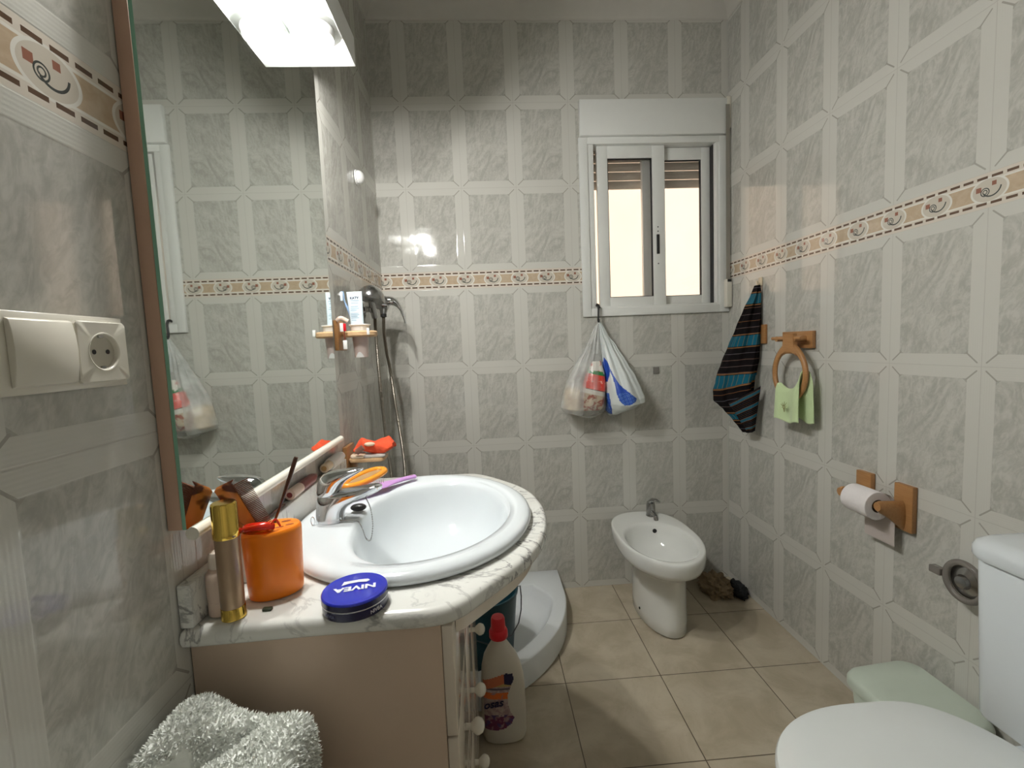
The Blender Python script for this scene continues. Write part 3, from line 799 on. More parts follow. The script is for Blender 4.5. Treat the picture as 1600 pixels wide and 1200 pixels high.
text_part('lid_lettering', 'NIVEA', .0175, M_print, tin, f, bold=.0007, sx=1.25)
mb = MB(); sw_ = [(-.021, -.012), (-.010, -.0155), (.004, -.0165), (.016, -.0135), (.021, -.0175), (.018, -.0225), (.004, -.0245), (-.018, -.0235)]
mb.add([tuple(f @ Vector((-x, y, .0003))) for x, y in sw_], [tuple(range(len(sw_)))]); mb.build('white_wave', M_print, tin, smooth=False)
for ang, s, txt, sz in ((-38, 1, 'NIVEA', .0075), (-122, 1, 'NIVEA', .0065)):
    a = math.radians(ang); off = -.0055
    f2 = frame((NC[0] + .0483 * math.cos(a), NC[1] + .0483 * math.sin(a), ZW + .0075), (-math.sin(a), math.cos(a), 0), (0, 0, 1))
    text_part('side_lettering', txt, sz, M_print if ang == -38 else mat('faded_print', (.16, .17, .28), .5), tin, f2)

# hairbrushes behind the tap
hb = thing('lilac_hairbrush', 'lilac plastic hairbrush lying on the far basin rim behind the tap', 'hairbrush', (.15, -.95, .845))
mb = MB(); pts = catmull([(.085, -1.060, .856), (.115, -1.030, .857), (.150, -.995, .857), (.178, -.960, .856), (.205, -.930, .855), (.232, -.903, .854), (.246, -.890, .853)], 4)
n = len(pts); wid = [interp([(0, .010), (.15, .021), (.45, .024), (.6, .012), (.75, .0085), (.92, .0105), (1, .004)], i / (n - 1))[0] for i in range(n)]
mb.tube(pts, [.0055] * (n - 1) + [.003], 16, r2=wid); mb.build('handle', M_lilac, hb)
MB().loft([oval(.236, -.8995, .0045, .0025, .8592, 16, .8), oval(.236, -.8995, .0045, .0025, .8600, 16, .8)]).build('hanging_hole', M_mauve, hb)
mb = MB()
for i in range(9):
    for j in range(5):
        t = i / 8; c0 = Vector((.100, -1.045, .862)).lerp(Vector((.165, -.975, .862)), t) + Vector((.7, .7, 0)) * (j - 2) * .006
        mb.tube([tuple(c0), (c0.x, c0.y, c0.z + .010)], .0008, 5)
mb.build('bristles', M_mauve, hb, smooth=False)
ob = thing('orange_hairbrush', 'orange oval hairbrush lying on top of the lilac hairbrush', 'hairbrush', (.135, -.95, .872))
mb = MB(); lp = catmull([(.085, -1.005, .870), (.083, -.975, .872), (.100, -.925, .874), (.128, -.880, .875), (.152, -.873, .874), (.160, -.895, .872), (.142, -.950, .870), (.112, -.995, .868)], 5, True)
mb.tube(lp, .0075, 12, r2=.0085, closed=True); mb.build('oval_frame', M_or2, ob)
mb = MB(); cc = Vector((.121, -.937, .8716)); inner = [cc + (Vector(p) - cc) * .86 for p in lp]
mb.loft([[(p.x, p.y, p.z - .003) for p in inner], [(p.x, p.y, p.z + .001) for p in inner]]); mb.build('cushion_pad', mat('ochre_pad', (.42, .26, .12), .5), ob)
mb = MB()
for i in range(7):
    for j in range(4):
        c0 = Vector((.095, -.985, .8685)).lerp(Vector((.146, -.895, .8705)), i / 6) + Vector((.7, -.5, 0)) * (j - 1.5) * .007
        mb.tube([tuple(c0 - Vector((0, 0, .002))), (c0.x, c0.y, c0.z - .009)], .0009, 5)
mb.build('bristles', M_mauve, ob, smooth=False)
o = MB().sphere((.150, -1.120, .852), .012, 20, 10, sx=1.5, sz=.7).build('spout_shadow', M_black)  # black blob added in place of the shadow under the spout
setp(o, 'black blob standing in for the dark shadow under the tap spout', 'painted shadow')

# small bottles lying on the upstand
def lying(name, label, cat, prof, y0, y1, x, z, mats, caplen):
    t = thing(name, label, cat, (x, y0, z - .012))
    L0 = y1 - y0
    MB().lathe((x, y0, z), [(r, h * L0) for r, h in prof], 28, 'y').build('body', mats[0], t)
    MB().lathe((x, y0 - caplen, z), [(.0105, 0), (.0118, .001), (.0118, caplen - .0005)], 28, 'y').build('cap', mats[1], t)
    return t
t = lying('roll_on_bottle', 'small dark red and white bottle lying on the marble upstand', 'bottle', [(.0115, 0), (.0118, .35), (.012, .75), (.007, .95), (.004, 1)], -1.095, -.995, .0125, .8985, (M_maroon, M_pinkp), .055)
mb = MB(); mb.lathe((.0125, -1.1505, .8985), [(.0062, 0), (.0050, .0006)], 18, 'y'); mb.build('cap_opening', M_maroon, t)
t = lying('lotion_bottle', 'cream and white lotion bottle lying on the far end of the upstand', 'bottle', [(.0150, 0), (.0162, .1), (.0162, .8), (.012, 1)], -.905, -.800, .0170, .9025, (M_white, M_cream), .04)
mb = MB(); mb.lathe((.0170, -.9456, .9025), [(.0070, 0), (.0055, .0006)], 18, 'y'); mb.build('cap_opening', mat('ochre_ring', (.45, .30, .12), .5), t)
o = MB(); o.tube(catmull([(.0110, -1.340, .8885), (.0120, -1.285, .8888), (.0130, -1.225, .8892), (.0130, -1.180, .8888)], 4), [.0018] * 4 + [.0032] * 9, 10)
setp(o.build('eyeliner_pencil', M_stick), 'thin dark brown pencil lying on the marble upstand behind the orange beaker', 'pencil')

# ------------------------------------------------------------------ left wall fittings past the mirror
cr = thing('cup_holder', 'pine wood cup holder on the left wall past the mirror', 'cup holder', (.0, -.68, 1.22))
mb = MB(); mb.box(.0015, .014, -.735, -.655, 1.212, 1.304); mb.build('wall_plate', WOOD, cr, bevel=.002)
CC = (.068, -.690)
def ringplate(cx, cy, ro, ri, z0, z1, n=48, sx=1.0):
    mb = MB(); f = lambda r, z: [(cx + r * sx * math.cos(2 * PI * k / n), cy + r * math.sin(2 * PI * k / n), z) for k in range(n)]
    e = .004
    mb.loft([f(ri, z0 + e), f(ri + e, z0), f(ro - e, z0), f(ro, z0 + e), f(ro, z1 - e), f(ro - e, z1), f(ri + e, z1), f(ri, z1 - e)], False, False, loop=True); return mb
ringplate(CC[0], CC[1], .052, .0265, 1.252, 1.270).build('ring_board', WOODL, cr)
cu = thing('toothbrush_cup', 'white rimmed pinkish plastic cup hanging in the pine cup holder', 'cup', (CC[0], CC[1], 1.188))
MB().lathe((*CC, 1.188), [(.0190, 0), (.0205, .001), (.0255, .082)], 36, cap1=False).build('body', M_cup, cu)
MB().lathe((*CC, 1.188), [(.0256, .0825), (.0275, .084), (.0285, .098), (.0325, .100), (.0325, .103), (.030, .1035), (.027, .101), (.0245, .084)], 36, cap0=False, cap1=False).build('rim', M_white, cu)
mb = MB(); mb.loft([[(CC[0] + .0222 * math.cos(a) * k2, CC[1] + .0222 * math.sin(a) * k2, 1.1882 + .017 * math.sin((i / 12) * PI) * h + .0005) for i, a in enumerate([math.radians(-125 + 70 * q / 12) for q in range(13)])] for k2, h in ((.97, 0), (1.0, .6), (1.02, 1))], False, False, False)
mb.build('white_arc', M_white, cu)
tb = thing('toothpaste_tube', 'white and pale blue squeeze tube with small print standing in the cup', 'tube', (CC[0] - .006, CC[1], 1.245))
mb = MB(); rings = []
for k in range(13):
    t = k / 12; z = 1.242 + .150 * t; wx = .0185 + .005 * t; wy = .0165 * (1 - t) ** .8 + .0012
    cx = CC[0] - .004 - .006 * t; cy = CC[1] - .002
    rings.append([(cx + wx * math.copysign(abs(math.cos(a)) ** .8, math.cos(a)), cy + wy * math.sin(a), z) for a in [2 * PI * q / 32 for q in range(32)]])
mb.loft(rings); mb.build('tube_body', M_ltube, tb)
def on_tube(z): t = (z - 1.242) / .150; return CC[1] - .002 - (.0165 * (1 - t) ** .8 + .0012) - .0008
f = frame((CC[0] - .0095, on_tube(1.376) - .0002, 1.372), (1, 0, 0), (0, -.1, 1))
text_part('tube_lettering', 'KATY', .0105, M_ink, tb, f, bold=.0003)
mb = MB()
mb.add([(CC[0] - .0125, on_tube(1.386), 1.381), (CC[0] - .0112, on_tube(1.386), 1.381), (CC[0] - .0112, on_tube(1.391), 1.3905), (CC[0] - .0125, on_tube(1.391), 1.3905)], [(0, 1, 2, 3)])
mb.add([(CC[0] - .0105, on_tube(1.386), 1.386), (CC[0] - .0082, on_tube(1.391), 1.3905), (CC[0] - .0072, on_tube(1.386), 1.386), (CC[0] - .0082, on_tube(1.39), 1.388)], [(0, 1, 2, 3)])
mb.build('tube_emblem', M_ink, tb, smooth=False)
mb = MB()
for z, a, b_ in ((1.364, -.014, .012), (1.356, -.012, .010), (1.345, -.013, .009), (1.339, -.013, .012), (1.333, -.014, .004), (1.324, -.014, .010), (1.3195, -.014, .012), (1.3145, -.013, .006), (1.3095, -.013, .011), (1.303, -.012, .002)):
    x0, x1 = CC[0] - .007 + a, CC[0] - .007 + b_; y = on_tube(z) - .0006
    mb.add([(x0, y, z), (x1, y, z), (x1, y, z + .0016), (x0, y, z + .0016)], [(0, 1, 2, 3)])
mb.build('fine_print', mat('blue_grey_print', (.28, .40, .50), .6), tb, smooth=False)
def tbrush(name, label, x, y, dx, m1, z0=1.245, z1=1.395):
    t = thing(name, label, 'toothbrush', (x, y, z0))
    mb = MB(); mb.tube(catmull([(x, y, z0), (x + dx * .4, y, (z0 + z1) / 2), (x + dx * .8, y, z1 - .035), (x + dx, y, z1)], 4), [.0038] * 8 + [.0022] * 2 + [.0045] * 3, 10, r2=[.0034] * 8 + [.002] * 2 + [.003] * 3); mb.build('handle', m1, t)
    mb = MB(); mb.rbox(x + dx - .004, x + dx + .004, y - .012, y - .003, z1 - .030, z1 - .002, .002, .001); mb.build('bristle_head', M_ltube, t)
tbrush('toothbrush', 'blue headed toothbrush leaning left in the pink cup', CC[0] - .014, CC[1] + .004, -.034, M_bblue)
o = thing('white_cord_tag', 'small white and red sachet clipped to the left of the pine cup holder', 'sachet', (.033, -.742, 1.19))
mb = MB(); mb.rbox(.030, .042, -.7475, -.7435, 1.270, 1.292, .001, .0008); mb.build('red_tab', M_red, o)
mb = MB(); mb.rbox(.024, .034, -.7485, -.7445, 1.268, 1.294, .001, .0008); mb.build('white_tab', M_white, o)
mb = MB(); mb.rbox(.030, .042, -.7475, -.7430, 1.215, 1.242, .0015, .001); mb.build('hanging_end', M_white, o)
mb = MB(); mb.tube([(.036, -.7455, 1.242), (.036, -.7455, 1.270)], .0012, 8); mb.build('stem', M_maroon, o)
mb = MB(); mb.tube(catmull([(.012, -.735, 1.302), (.026, -.737, 1.310), (.044, -.730, 1.300)], 4), .006, 10, r2=.003); mb.build('pale_flap', M_pinkp, o)
mb = MB(); mb.rbox(.102, .110, -.747, -.741, 1.256, 1.276, .001, .001)
setp(mb.build('plastic_clip', M_white), 'tiny white plastic clip on the outer edge of the pine cup holder', 'clip')

sd = thing('soap_shelf', 'pine wood soap shelf on the left wall beyond the basin', 'soap dish', (.0, -.68, .825))
box('wall_plate', WOOD, .0015, .014, -.735, -.650, .822, .912, sd, .002)
mb = MB(); mb.rbox(.0145, .125, -.735, -.655, .862, .874, .018, .003); mb.build('shelf_board', WOODL, sd)
mb = MB(); mb.box(.0145, .030, -.71, -.68, .835, .8615); mb.build('bracket', WOOD, sd, bevel=.002)
o = MB(); o.rbox(.060, .128, -.732, -.700, .8743, .884, .010, .004); setp(o.build('soap_tray', mat('clear_tray_plastic', (.72, .70, .66), .2, trans=.3)), 'small clear plastic tray on the pine soap shelf', 'tray')
o = MB(); o.rbox(.020, .066, -.733, -.690, .8743, .886, .012, .005); setp(o.build('soap_bar', M_soap), 'cream bar of soap at the wall end of the soap shelf', 'soap')
# sponge cloth
mb = MB(); rings = []
NS = 22
for i in range(NS + 1):
    t = i / NS; x = .030 + .120 * t; ring = []
    for q in range(24):
        a = 2 * PI * q / 24; c, s = math.cos(a), math.sin(a)
        yy = -.690 + .032 * math.copysign(abs(c) ** .6, c); e = min(1, 6 * t + .25, 6 * (1 - t) + .3)
        zz = .9045 + .020 * s * e + .006 * math.sin(9 * t + c * 2) + .004 * noise.noise(Vector((x * 60, yy * 60, s)))
        ring.append((x + .003 * noise.noise(Vector((c * 3, s * 3, t * 9))), yy * 1.0 + .004 * math.sin(14 * t + s), zz))
    rings.append(ring)
mb.loft(rings); o = mb.build('sponge_cloth', M_spng); setp(o, 'orange red sponge cloth heaped on the pine soap shelf', 'sponge')
o = MB().sphere((.083, -.728, .918), .013, 20, 10, sx=1.3, sy=.8, sz=.5).build('pumice_stone', mat('pale_pumice', (.80, .62, .45), .6)); setp(o, 'small pale oval soap piece lying on the orange sponge cloth', 'soap')
mb = MB(); mb.tube([(.044, -.737, .896), (.066, -.742, .912)], .009, 12, r2=.004); setp(mb.build('nail_brush', M_soapb), 'small brown soap piece leaning on the orange sponge cloth', 'soap')

# white dome on the left wall
kd = thing('wall_dome', 'small white plastic dome high on the left wall beyond the mirror', 'wall cap', (0, -.335, 1.835))
MB().lathe((.0015, -.345, 1.86), [(.027, 0), (.027, .004), (.024, .006)], 32, 'x').build('base_disc', M_white, kd)
MB().lathe((.0080, -.345, 1.86), [(.0250, 0), (.0245, .007), (.0215, .014), (.015, .020), (.007, .0228), (.0005, .0233)], 32, 'x').build('dome', M_white, kd)
o = MB().lathe((.0012, -.262, 2.345), [(.008, 0), (.0085, .002), (.006, .004), (.0005, .0045)], 20, 'x').build('wall_plug', mat('terracotta_plug', (.42, .20, .13), .7))
setp(o, 'tiny terracotta wall plug high on the left wall near the corner', 'wall plug')
# shower mixer
sm_ = thing('shower_mixer', 'chrome shower mixer with curved lever on left wall above the shower tray', 'shower mixer', (.0, -.21, 1.37))
mb = MB()
mb.lathe((.0015, -.21, 1.405), [(.033, 0), (.032, .004), (.022, .010), (.020, .018)], 32, 'x')
mb.tube([(.018, -.21, 1.405), (.035, -.21, 1.405), (.055, -.21, 1.402), (.066, -.21, 1.400)], [.027, .031, .029, .024], 24)
mb.tube([(.045, -.21, 1.390), (.043, -.21, 1.372), (.042, -.21, 1.358)], [.020, .016, .012], 20, up=(0, 1, 0))
mb.build('mixer_body', M_chrd, sm_)
MB().lathe((.042, -.21, 1.345), [(.0115, 0), (.0125, .001), (.0125, .014), (.011, .0155)], 20).build('hose_nut', M_black, sm_)
mb = MB(); mb.tube(catmull([(.058, -.21, 1.410), (.080, -.21, 1.410), (.100, -.21, 1.398), (.115, -.21, 1.375), (.124, -.21, 1.345), (.131, -.21, 1.315)], 4),
                   [.020, .020, .020, .019, .018, .017, .016, .014, .013, .0115, .010, .009, .0075, .0065, .006, .0055, .005, .0045, .004, .004, .003], 18, r2=[.022] * 5 + [.018] * 6 + [.012] * 6 + [.008] * 4)
mb.build('lever', M_chr, sm_)
hd = thing('hand_shower', 'round grey chrome hand shower in its bracket on left wall beside the mixer', 'hand shower', (.0, -.42, 1.33))
mb = MB()
hx, hy, hz = .052, -.44, 1.412
prof3 = [(.055, -.022), (.057, -.018), (.0565, -.010), (.050, .006), (.038, .020), (.020, .030), (.0005, .033)]
rings = []
tilt = Matrix.Rotation(math.radians(10), 4, 'Y') @ Matrix.Rotation(math.radians(-8), 4, 'X')
for r, h in prof3:
    rings.append([tuple(Vector((hx, hy, hz)) + tilt @ Vector((r * .86 * math.cos(2 * PI * k / 40), r * math.sin(2 * PI * k / 40), h))) for k in range(40)])
mb.loft(rings); mb.build('shower_head', M_chrd, hd)
mb = MB(); mb.tube(catmull([(hx - .006, hy + .02, hz - .012), (.042, -.40, 1.385), (.036, -.36, 1.362), (.032, -.325, 1.340)], 5), .012, 16); mb.build('handle', M_chrd, hd)
mb = MB(); mb.lathe((.0015, -.375, 1.366), [(.020, 0), (.019, .006), (.012, .010), (.012, .024), (.016, .027), (.016, .034)], 24, 'x'); mb.build('wall_bracket', M_chrd, hd)
hose = catmull([(.042, -.21, 1.344), (.040, -.21, 1.28), (.046, -.215, 1.20), (.058, -.22, 1.12), (.068, -.22, 1.00), (.078, -.22, .90), (.090, -.225, .78), (.094, -.23, .66), (.082, -.235, .56), (.062, -.24, .53), (.046, -.245, .58), (.040, -.25, .70), (.028, -.25, .85), (.026, -.27, 1.00), (.028, -.30, 1.15), (.031, -.318, 1.28), (.032, -.324, 1.339)], 10)
mb = MB(); n = len(hose) * 5
fine = [hose[min(int(i / 5), len(hose) - 2)].lerp(hose[min(int(i / 5), len(hose) - 2) + 1], (i % 5) / 5) for i in range((len(hose) - 1) * 5)]
mb.tube(fine, [.0058 if i % 2 else .0072 for i in range(len(fine))], 10)
setp(mb.build('shower_hose', mat('metal_hose', (.34, .31, .26), .35, metal=1)), 'ribbed metal shower hose looping down from the mixer on the left wall', 'hose')

# ------------------------------------------------------------------ shower tray, bucket, bottle
def tray_outline(d, n=28):
    r = .56 - 0; S = .762 - d; k = .20
    pts = [(.0025 + d, -.0025 - d)]
    pts.append((S, -.0025 - d)); pts.append((S + .0, -k * .5 - d * .5))
    for i in range(n + 1):
        a = PI / 2 * i / n
        pts.append((S - (.565 - d * .9) * (1 - math.cos(a)) , -(S - (.565 - d * .9) * (1 - math.sin(a)))))
    pts.append((k * .5 + d * .5, -S)); pts.append((.0025 + d, -S))
    return pts
tr = thing('shower_tray', 'white quarter round shower tray in the back left corner', 'shower tray', (.38, -.38, 0))
def tring(d, z): return [(x, y, z) for x, y in tray_outline(d)]
def inner_ring(d, z, n=None):
    base = tray_outline(.055); m = len(base); cx, cy = .375, -.365; out = []
    for x, y in base:
        a = math.atan2(y - cy, x - cx); R0 = math.hypot(x - cx, y - cy); R1 = min(R0, .345) * (1 - d)
        out.append((cx + R1 * math.cos(a), cy + R1 * math.sin(a), z))
    return out
mb = MB(); mb.loft([tring(.004, .001), tring(.0, .003), tring(0, .095), tring(.002, .099), tring(.006, .1015), inner_ring(-.02, .1015), inner_ring(.0, .100), inner_ring(.02, .092), inner_ring(.07, .062), inner_ring(.16, .040), inner_ring(.30, .033), inner_ring(.9, .030)])
mb.build('tray_body', M_acr, tr)
MB().lathe((.42, -.33, .0315), [(.042, 0), (.042, .003), (.034, .005), (.0005, .005)], 32).build('drain_cover', M_chrd, tr)
bk = thing('bucket', 'dark teal plastic bucket standing in the shower tray', 'bucket', (.408, -.52, .034))
bc = (.408, -.52, .0365)
MB().lathe(bc, [(.095, 0), (.100, .002), (.124, .262), (.128, .264), (.129, .275), (.124, .276), (.120, .264), (.097, .008), (.0005, .006)], 48).build('pail', M_teal, bk)
mb = MB(); hp = []
for k in range(19):
    a = PI * k / 18; hp.append((bc[0] + .129 * math.cos(a), bc[1] - .02 - .10 * math.sin(a) * .55, bc[2] + .262 - .115 * math.sin(a)))
ry = [Vector((bc[0], bc[1], 0)) + Matrix.Rotation(math.radians(-62), 3, 'Z') @ Vector((p[0] - bc[0], p[1] - bc[1], p[2])) for p in hp]
mb.tube([(bc[0] + .127, bc[1] + .02, bc[2] + .262), (bc[0] + .138, bc[1] + .016, bc[2] + .268), (bc[0] + .140, bc[1] + .0, bc[2] + .235), (bc[0] + .136, bc[1] - .022, bc[2] + .195), (bc[0] + .124, bc[1] - .045, bc[2] + .160), (bc[0] + .095, bc[1] - .085, bc[2] + .140), (bc[0] + .03, bc[1] - .128, bc[2] + .135), (bc[0] - .05, bc[1] - .118, bc[2] + .16), (bc[0] - .105, bc[1] - .085, bc[2] + .2), (bc[0] - .125, bc[1] - .04, bc[2] + .262)], .0022, 8)
mb.build('wire_handle', M_wire, bk)
bt = thing('detergent_bottle', 'large white detergent bottle with red cap on the floor beside the vanity', 'bottle', (.462, -.822, 0))
def bsec(cx, cy, hx_, hy_, z, n=44, p=2.6):
    out = []
    for k in range(n):
        a = 2 * PI * k / n; c, s = math.cos(a), math.sin(a); e = (abs(c) ** p + abs(s) ** p) ** (-1 / p)
        out.append((cx + hx_ * c * e, cy + hy_ * s * e, z))
    return out
prof = [(.001, .058, .034), (.004, .064, .040), (.015, .0675, .043), (.06, .069, .044), (.155, .068, .043), (.195, .0655, .042), (.230, .060, .040), (.262, .050, .036), (.288, .036, .030), (.303, .026, .024), (.310, .0225, .0225), (.320, .0215, .0215)]
mb = MB(); mb.loft([bsec(.462 - .006 * max(0, min(1, (z - .2) / .08)), -.822, a, b_, z, p=2.6 if z < .28 else 2) for z, a, b_ in prof]); mb.build('bottle_body', M_hdpe, bt)
cc_ = (.456, -.822, .3205)
mb = MB(); mb.lathe(cc_, [(.0275, 0), (.029, .002), (.0285, .018), (.026, .024), (.0225, .026), (.021, .058), (.0185, .064), (.0005, .065)], 40); mb.build('cap', M_red, bt)
# label: shape on the front (-y) face, slightly proud
mb = MB()
LP = [(-.060, .052), (-.030, .050), (.000, .056), (.022, .070), (.030, .088), (.020, .108), (.012, .135), (.014, .165), (.024, .188), (.033, .208), (.030, .226), (.010, .228), (-.020, .220), (-.060, .203)]
NX, NZ = 40, 60
def front_y(x, z):
    tab = interp([(zz, a, b_) for zz, a, b_ in prof], z); hx_, hy_ = tab; q = min(.999, abs(x) / hx_)
    return -.822 - hy_ * (1 - q ** 2.6) ** (1 / 2.6) - .0008
for i in range(NX):
    for j in range(NZ):
        x0, x1 = -.062 + .1 * i / NX, -.062 + .1 * (i + 1) / NX; z0, z1 = .048 + .184 * j / NZ, .048 + .184 * (j + 1) / NZ
        if inpoly((x0 + x1) / 2, (z0 + z1) / 2, LP):
            mb.add([(.462 + x, front_y(x, z), z) for x, z in ((x0, z0), (x1, z0), (x1, z1), (x0, z1))], [(0, 1, 2, 3)])
mb.build('label', M_label, bt)
f = frame((.430, front_y(0, .14) - .0010, .137), (1, 0, .10), (0, 0, 1))
text_part('label_lettering', 'osas', .034, M_ink, bt, f, bold=.0009, shear=.3)

# ------------------------------------------------------------------ bidet
bd = thing('bidet', 'white ceramic bidet on an oval pedestal against the back wall', 'bidet', (1.16, -.3, 0))
def bid_outline(k, z, sx=1.0, front=0, n=72):
    # x centre 1.148, back y=-.03, front y=-.62
    out = []
    for i in range(n):
        a = 2 * PI * i / n; c, s = math.cos(a), math.sin(a)
        x = 1.152 + .168 * sx * c * (abs(c) ** -.12 if s > 0 and abs(c) > .02 else 1) * (1 - .06 * max(0, s))
        if s > 0: y = -.300 + (.286) * math.copysign(abs(s) ** .55, s)
        else: y = -.300 + .275 * s
        cx, cy = 1.150, -.32
        out.append((cx + (x - cx) * k, cy + (y - cy) * k, z))
    return out
def bowl_ring(k, z, n=72):
    out = []
    for i in range(n):
        a = 2 * PI * i / n; c, s = math.cos(a), math.sin(a)
        x = 1.150 + .138 * c; y = -.345 + (.185 if s > 0 else .192) * math.copysign(abs(s) ** (.8 if s > 0 else 1), s)
        cx, cy = 1.150, -.36
        out.append((cx + (x - cx) * k, cy + (y - cy) * k, z))
    return out
def foot(rx, ry, z, cy=-.245, n=72, cx=1.171):
    return [(cx + rx * math.cos(2 * PI * i / n), cy + (ry if math.sin(2 * PI * i / n) < 0 else ry * .95) * math.sin(2 * PI * i / n), z) for i in range(n)]
mb = MB()
mb.loft([foot(.092, .196, .001), foot(.098, .203, .006), foot(.098, .203, .05), foot(.096, .200, .16), foot(.098, .205, .235), bid_outline(.70, .275), bid_outline(.86, .292), bid_outline(.955, .308), bid_outline(.985, .325), bid_outline(1.0, .350), bid_outline(1.0, .364), bid_outline(.992, .372), bid_outline(.975, .3755), bid_outline(.95, .3755),
         bowl_ring(1.06, .3735), bowl_ring(1.01, .3705), bowl_ring(.97, .360), bowl_ring(.93, .335), bowl_ring(.84, .290), bowl_ring(.66, .262), bowl_ring(.35, .250), bowl_ring(.08, .247)])
mb.build('bidet_body', M_bid, bd, angle=70)
MB().lathe((1.150, -.36, .2485), [(.022, 0), (.022, .003), (.015, .004), (.0005, .004)], 24).build('waste', M_chrd, bd)
mb = MB(); mb.lathe((1.185, -.1795, .342), [(.0095, -.001), (.0095, -.0045), (.0005, -.0045)], 20, 'y'); mb.build('overflow_hole', M_black, bd)
mb = MB(); mb.sphere((1.0695, -.30, .055), .006, 14, 8, sx=.5); mb.build('fixing_cap', M_gap, bd)
bt2 = thing('bidet_tap', 'small dull chrome mixer tap at the back of the bidet', 'tap', (1.205, -.082, .376))
MB().tube([(1.205, -.082, .3765), (1.205, -.082, .380), (1.205, -.082, .400), (1.205, -.082, .425), (1.205, -.083, .440), (1.205, -.085, .448)], [.023, .022, .0205, .0205, .018, .006], 24, up=(0, 1, 0)).build('tap_body', M_chrd, bt2)
mb = MB(); mb.tube([(1.205, -.096, .394), (1.207, -.115, .394), (1.209, -.132, .388)], [.012, .0115, .010], 16); mb.tube([(1.209, -.130, .390), (1.209, -.137, .378), (1.209, -.139, .370)], [.010, .011, .010], 16, up=(0, 1, 0)); mb.build('spout', M_chrd, bt2)
mb = MB(); mb.tube(catmull([(1.203, -.085, .445), (1.212, -.100, .457), (1.222, -.122, .459), (1.230, -.135, .455)], 4), [.010] * 4 + [.007] * 4 + [.004] * 4 + [.003], 14, r2=[.014] * 4 + [.010] * 4 + [.007] * 4 + [.004]); mb.build('lever', M_chrd, bt2)

# crumpled rag on the floor
mb = MB(); mb2 = MB()
def crumple(mb, c, rx, ry, rz, seed, n=44, m=22, amp=.3):
    rings = []
    for i in range(m + 1):
        ph = PI * i / m; ring = []
        for k in range(n):
            a = 2 * PI * k / n; d = Vector((math.sin(ph) * math.cos(a), math.sin(ph) * math.sin(a), -math.cos(ph)))
            f = 1 + amp * (abs(noise.noise(d * 2.3 + Vector((seed, 0, 0)))) * 2.2 - .4) + .18 * noise.noise(d * 6 + Vector((0, seed, 0)))
            ring.append((c[0] + rx * d.x * f, c[1] + ry * d.y * f, max(.002, c[2] + rz * d.z * f)))
        rings.append(ring)
    mb.loft(rings)
crumple(mb, (1.505, -.115, .022), .070, .095, .045, 3.1)
setp(mb.build('floor_cloth', M_rag), 'crumpled beige cloth on the floor in the corner right of the bidet', 'cloth')
crumple(mb2, (1.588, -.155, .020), .036, .062, .034, 8.7, 30, 16, .2)
setp(mb2.build('black_cloth', M_ragd), 'small black cloth on the floor between beige rag and right wall', 'cloth')

# ------------------------------------------------------------------ toilet
tl = thing('toilet', 'white close coupled toilet with closed lid against the right wall', 'toilet', (1.3, -1.49, 0))
TY = -1.488
def tseat(k, z, n=80, x0=.934, x1=1.412, hw=.192):
    out = []
    for i in range(n):
        a = 2 * PI * i / n; c, s = math.cos(a), math.sin(a)
        if c < 0: x = 1.19 - (1.19 - x0) * abs(c) ** .88; y = hw * math.copysign(abs(s) ** .92, s)
        else: x = 1.19 + (x1 - 1.19) * abs(c) ** .5; y = hw * math.copysign(abs(s) ** .8, s) * (1 - .30 * c * c)
        out.append((1.19 + (x - 1.19) * k, TY + y * k, z))
    return out
mb = MB(); mb.loft([tseat(.955, .404), tseat(.99, .405), tseat(1.0, .412), tseat(.998, .421), tseat(.985, .4275), tseat(.95, .4305), tseat(.6, .4345), tseat(.2, .4355)]); mb.build('lid', M_lid, tl)
mb = MB(); mb.loft([tseat(.95, .388), tseat(.985, .389), tseat(.99, .395), tseat(.985, .401), tseat(.95, .4025)]); mb.build('seat', M_lid, tl)
def tb_ring(kx, ky, z, xs=0):
    return [(1.22 + xs + (x - 1.19) * kx, TY + (y - TY) * ky, z) for x, y, _ in tseat(1, 0)]
mb = MB(); mb.loft([tb_ring(.62, .50, .001, .06), tb_ring(.64, .53, .008, .06), tb_ring(.62, .50, .10, .06), tb_ring(.66, .55, .20, .04), tb_ring(.80, .78, .29, .01), tb_ring(.93, .93, .345, -.02), tb_ring(.96, .955, .375, -.028), tb_ring(.95, .945, .386, -.029)]); mb.build('pan', M_cer, tl, angle=80)
mb = MB(); mb.rbox(1.405, 1.628, TY - .10, TY + .10, .20, .392, .03, .006); mb.build('cistern_shelf', M_cer, tl)
mb = MB(); mb.rbox(1.443, 1.628, TY - .200, TY + .196, .393, .731, .035, .008, taper=.008); mb.build('cistern', M_cer, tl)
mb = MB()
def crect(ins, z, r=.045):
    x0, x1, y0, y1 = 1.433 + ins, 1.630 - ins * .2, TY - .210 + ins, TY + .206 - ins; out = []
    for cx, cy, st_ in ((x1 - .01, y1 - .01, 0), (x0 + r, y1 - r, 1), (x0 + r, y0 + r, 2), (x1 - .01, y0 + .01, 3)):
        rr = .01 if st_ in (0, 3) else r
        for k in range(9):
            a = PI / 2 * (st_ + k / 8); out.append((cx + rr * math.cos(a), cy + rr * math.sin(a), z))
    return out
mb.loft([crect(.010, .7315), crect(.003, .7325), crect(0, .739), crect(0, .755), crect(.004, .765), crect(.014, .772), crect(.03, .775)]); mb.build('cistern_lid', M_cer, tl)
MB().lathe((1.535, TY, .7755), [(.022, 0), (.022, .006), (.018, .008), (.0005, .008)], 28).build('flush_button', M_chr, tl)

